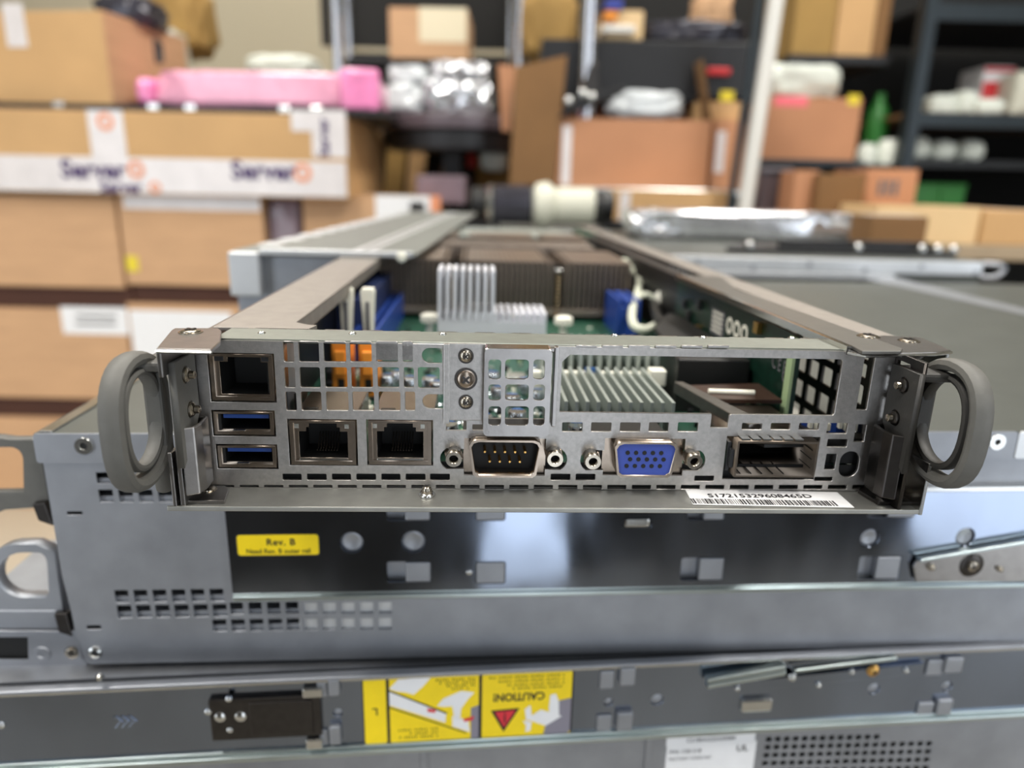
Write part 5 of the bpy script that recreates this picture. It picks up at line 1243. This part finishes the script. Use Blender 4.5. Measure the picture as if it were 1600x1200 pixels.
a = world_pt(1360, 258, 2120)
o = MB().lathe((0,0,0), (0,0,1), [(28,0),(29,4),(29,130),(24,150),(12,168),(12,190)], 22).build('green_bottle', 'green_plastic', smooth=True); o.location = (a.x*S, a.y*S, zg*S+ZC); tag(o, 'tall green bottle behind the large brown carton', 'bottle')
# upper shelf with olive cartons
us = ething('upper_shelf', 'black upper shelf carrying olive cartons at the top right', 'shelf', world_pt(1240, 90, 2100).x, 2100, Z0)
L_ = us.location; q = wbox((1232, 86, 1392, 100), 2050, 380); wm(MB().box(*q), 'shelf', 'black_steel', L_, us, bevel=2)
q2 = wbox((1292, 62, 1425, 84), 2046, 60)
wm(MB().box(q[0]+10, q[0]+36, q[3]-40, q[3]-10, Z0, q[4]).box(q[1]-36, q[1]-10, q[3]-40, q[3]-10, Z0, q[4]), 'leg', 'black_steel', L_, us)
zu = q[5]+.3
carton((1243, -40, 1308, 84), 2070, 260, 'olive brown carton at the left of the upper shelf', 'cardboard_olive', zlo=zu)
carton((1312, -50, 1370, 84), 2062, 260, 'tan carton with clear tape in the middle of the upper shelf', 'cardboard_tan', zlo=zu)
carton((1372, -60, 1393, 84), 2062, 260, 'dark brown carton at the right end of the upper shelf', 'cardboard_dark', zlo=zu)
# ---- another server behind the open sled, with the lamp-like roll lying on it
zs_ = world_pt(840, 356, 1220).z
rs = ething('rack_server', 'grey topped server directly behind the open sled, under the cream and black roll', 'server', 40, 830, bz+.2)
L_ = rs.location
wm(MB().box(-46, 152, 835, 1330, bz+.4, zs_), 'case', 'lid_mid', L_, rs, bevel=1)
for k in range(3): wm(MB().box(-40, 148, 880+k*120, 890+k*120, zs_, zs_+1), 'lid_rib', 'bright_zinc', L_, rs)
ro = ething('motor_roll', 'thick cylinder with black ends and cream middle disc, lying across the server behind', 'roll', world_pt(740, 356, 1200).x, 1220, zs_+.4)
L_ = ro.location
def ly_(u0, u1, r, name, m, rb_=None, prof=None):
    a, b = world_pt(u0, 325, 1220).x, world_pt(u1, 325, 1220).x; r2 = rb_ or r
    return wm(MB().lathe((a, 1220, zs_+.4+37), (1, 0, 0), prof or [(r*.9, 0), (r, 3), (r2, b-a-3), (r2*.9, b-a)], 30), name, m, L_, ro, smooth=True)
ly_(736, 762, 27, 'end_cap', 'black_plastic'); ly_(761, 772, 32, 'silver_ring', 'bright_steel'); ly_(771, 831, 31, 'black_drum', 'bubble_dark')
ly_(829, 872, 37, 'cream_disc', 'cream_plastic', prof=[(20, 0), (34, 8), (37, 20), (37, 28), (28, 40), (22, 47)])
ly_(868, 928, 29, 'cream_drum', 'cream_plastic'); ly_(926, 958, 25, 'end_cap', 'black_plastic')
for u in (775, 945): 
    a = world_pt(u, 325, 1220).x; wm(MB().box(a-6, a+6, 1205, 1235, zs_+.1, zs_+14), 'foot', 'black_plastic', L_, ro)
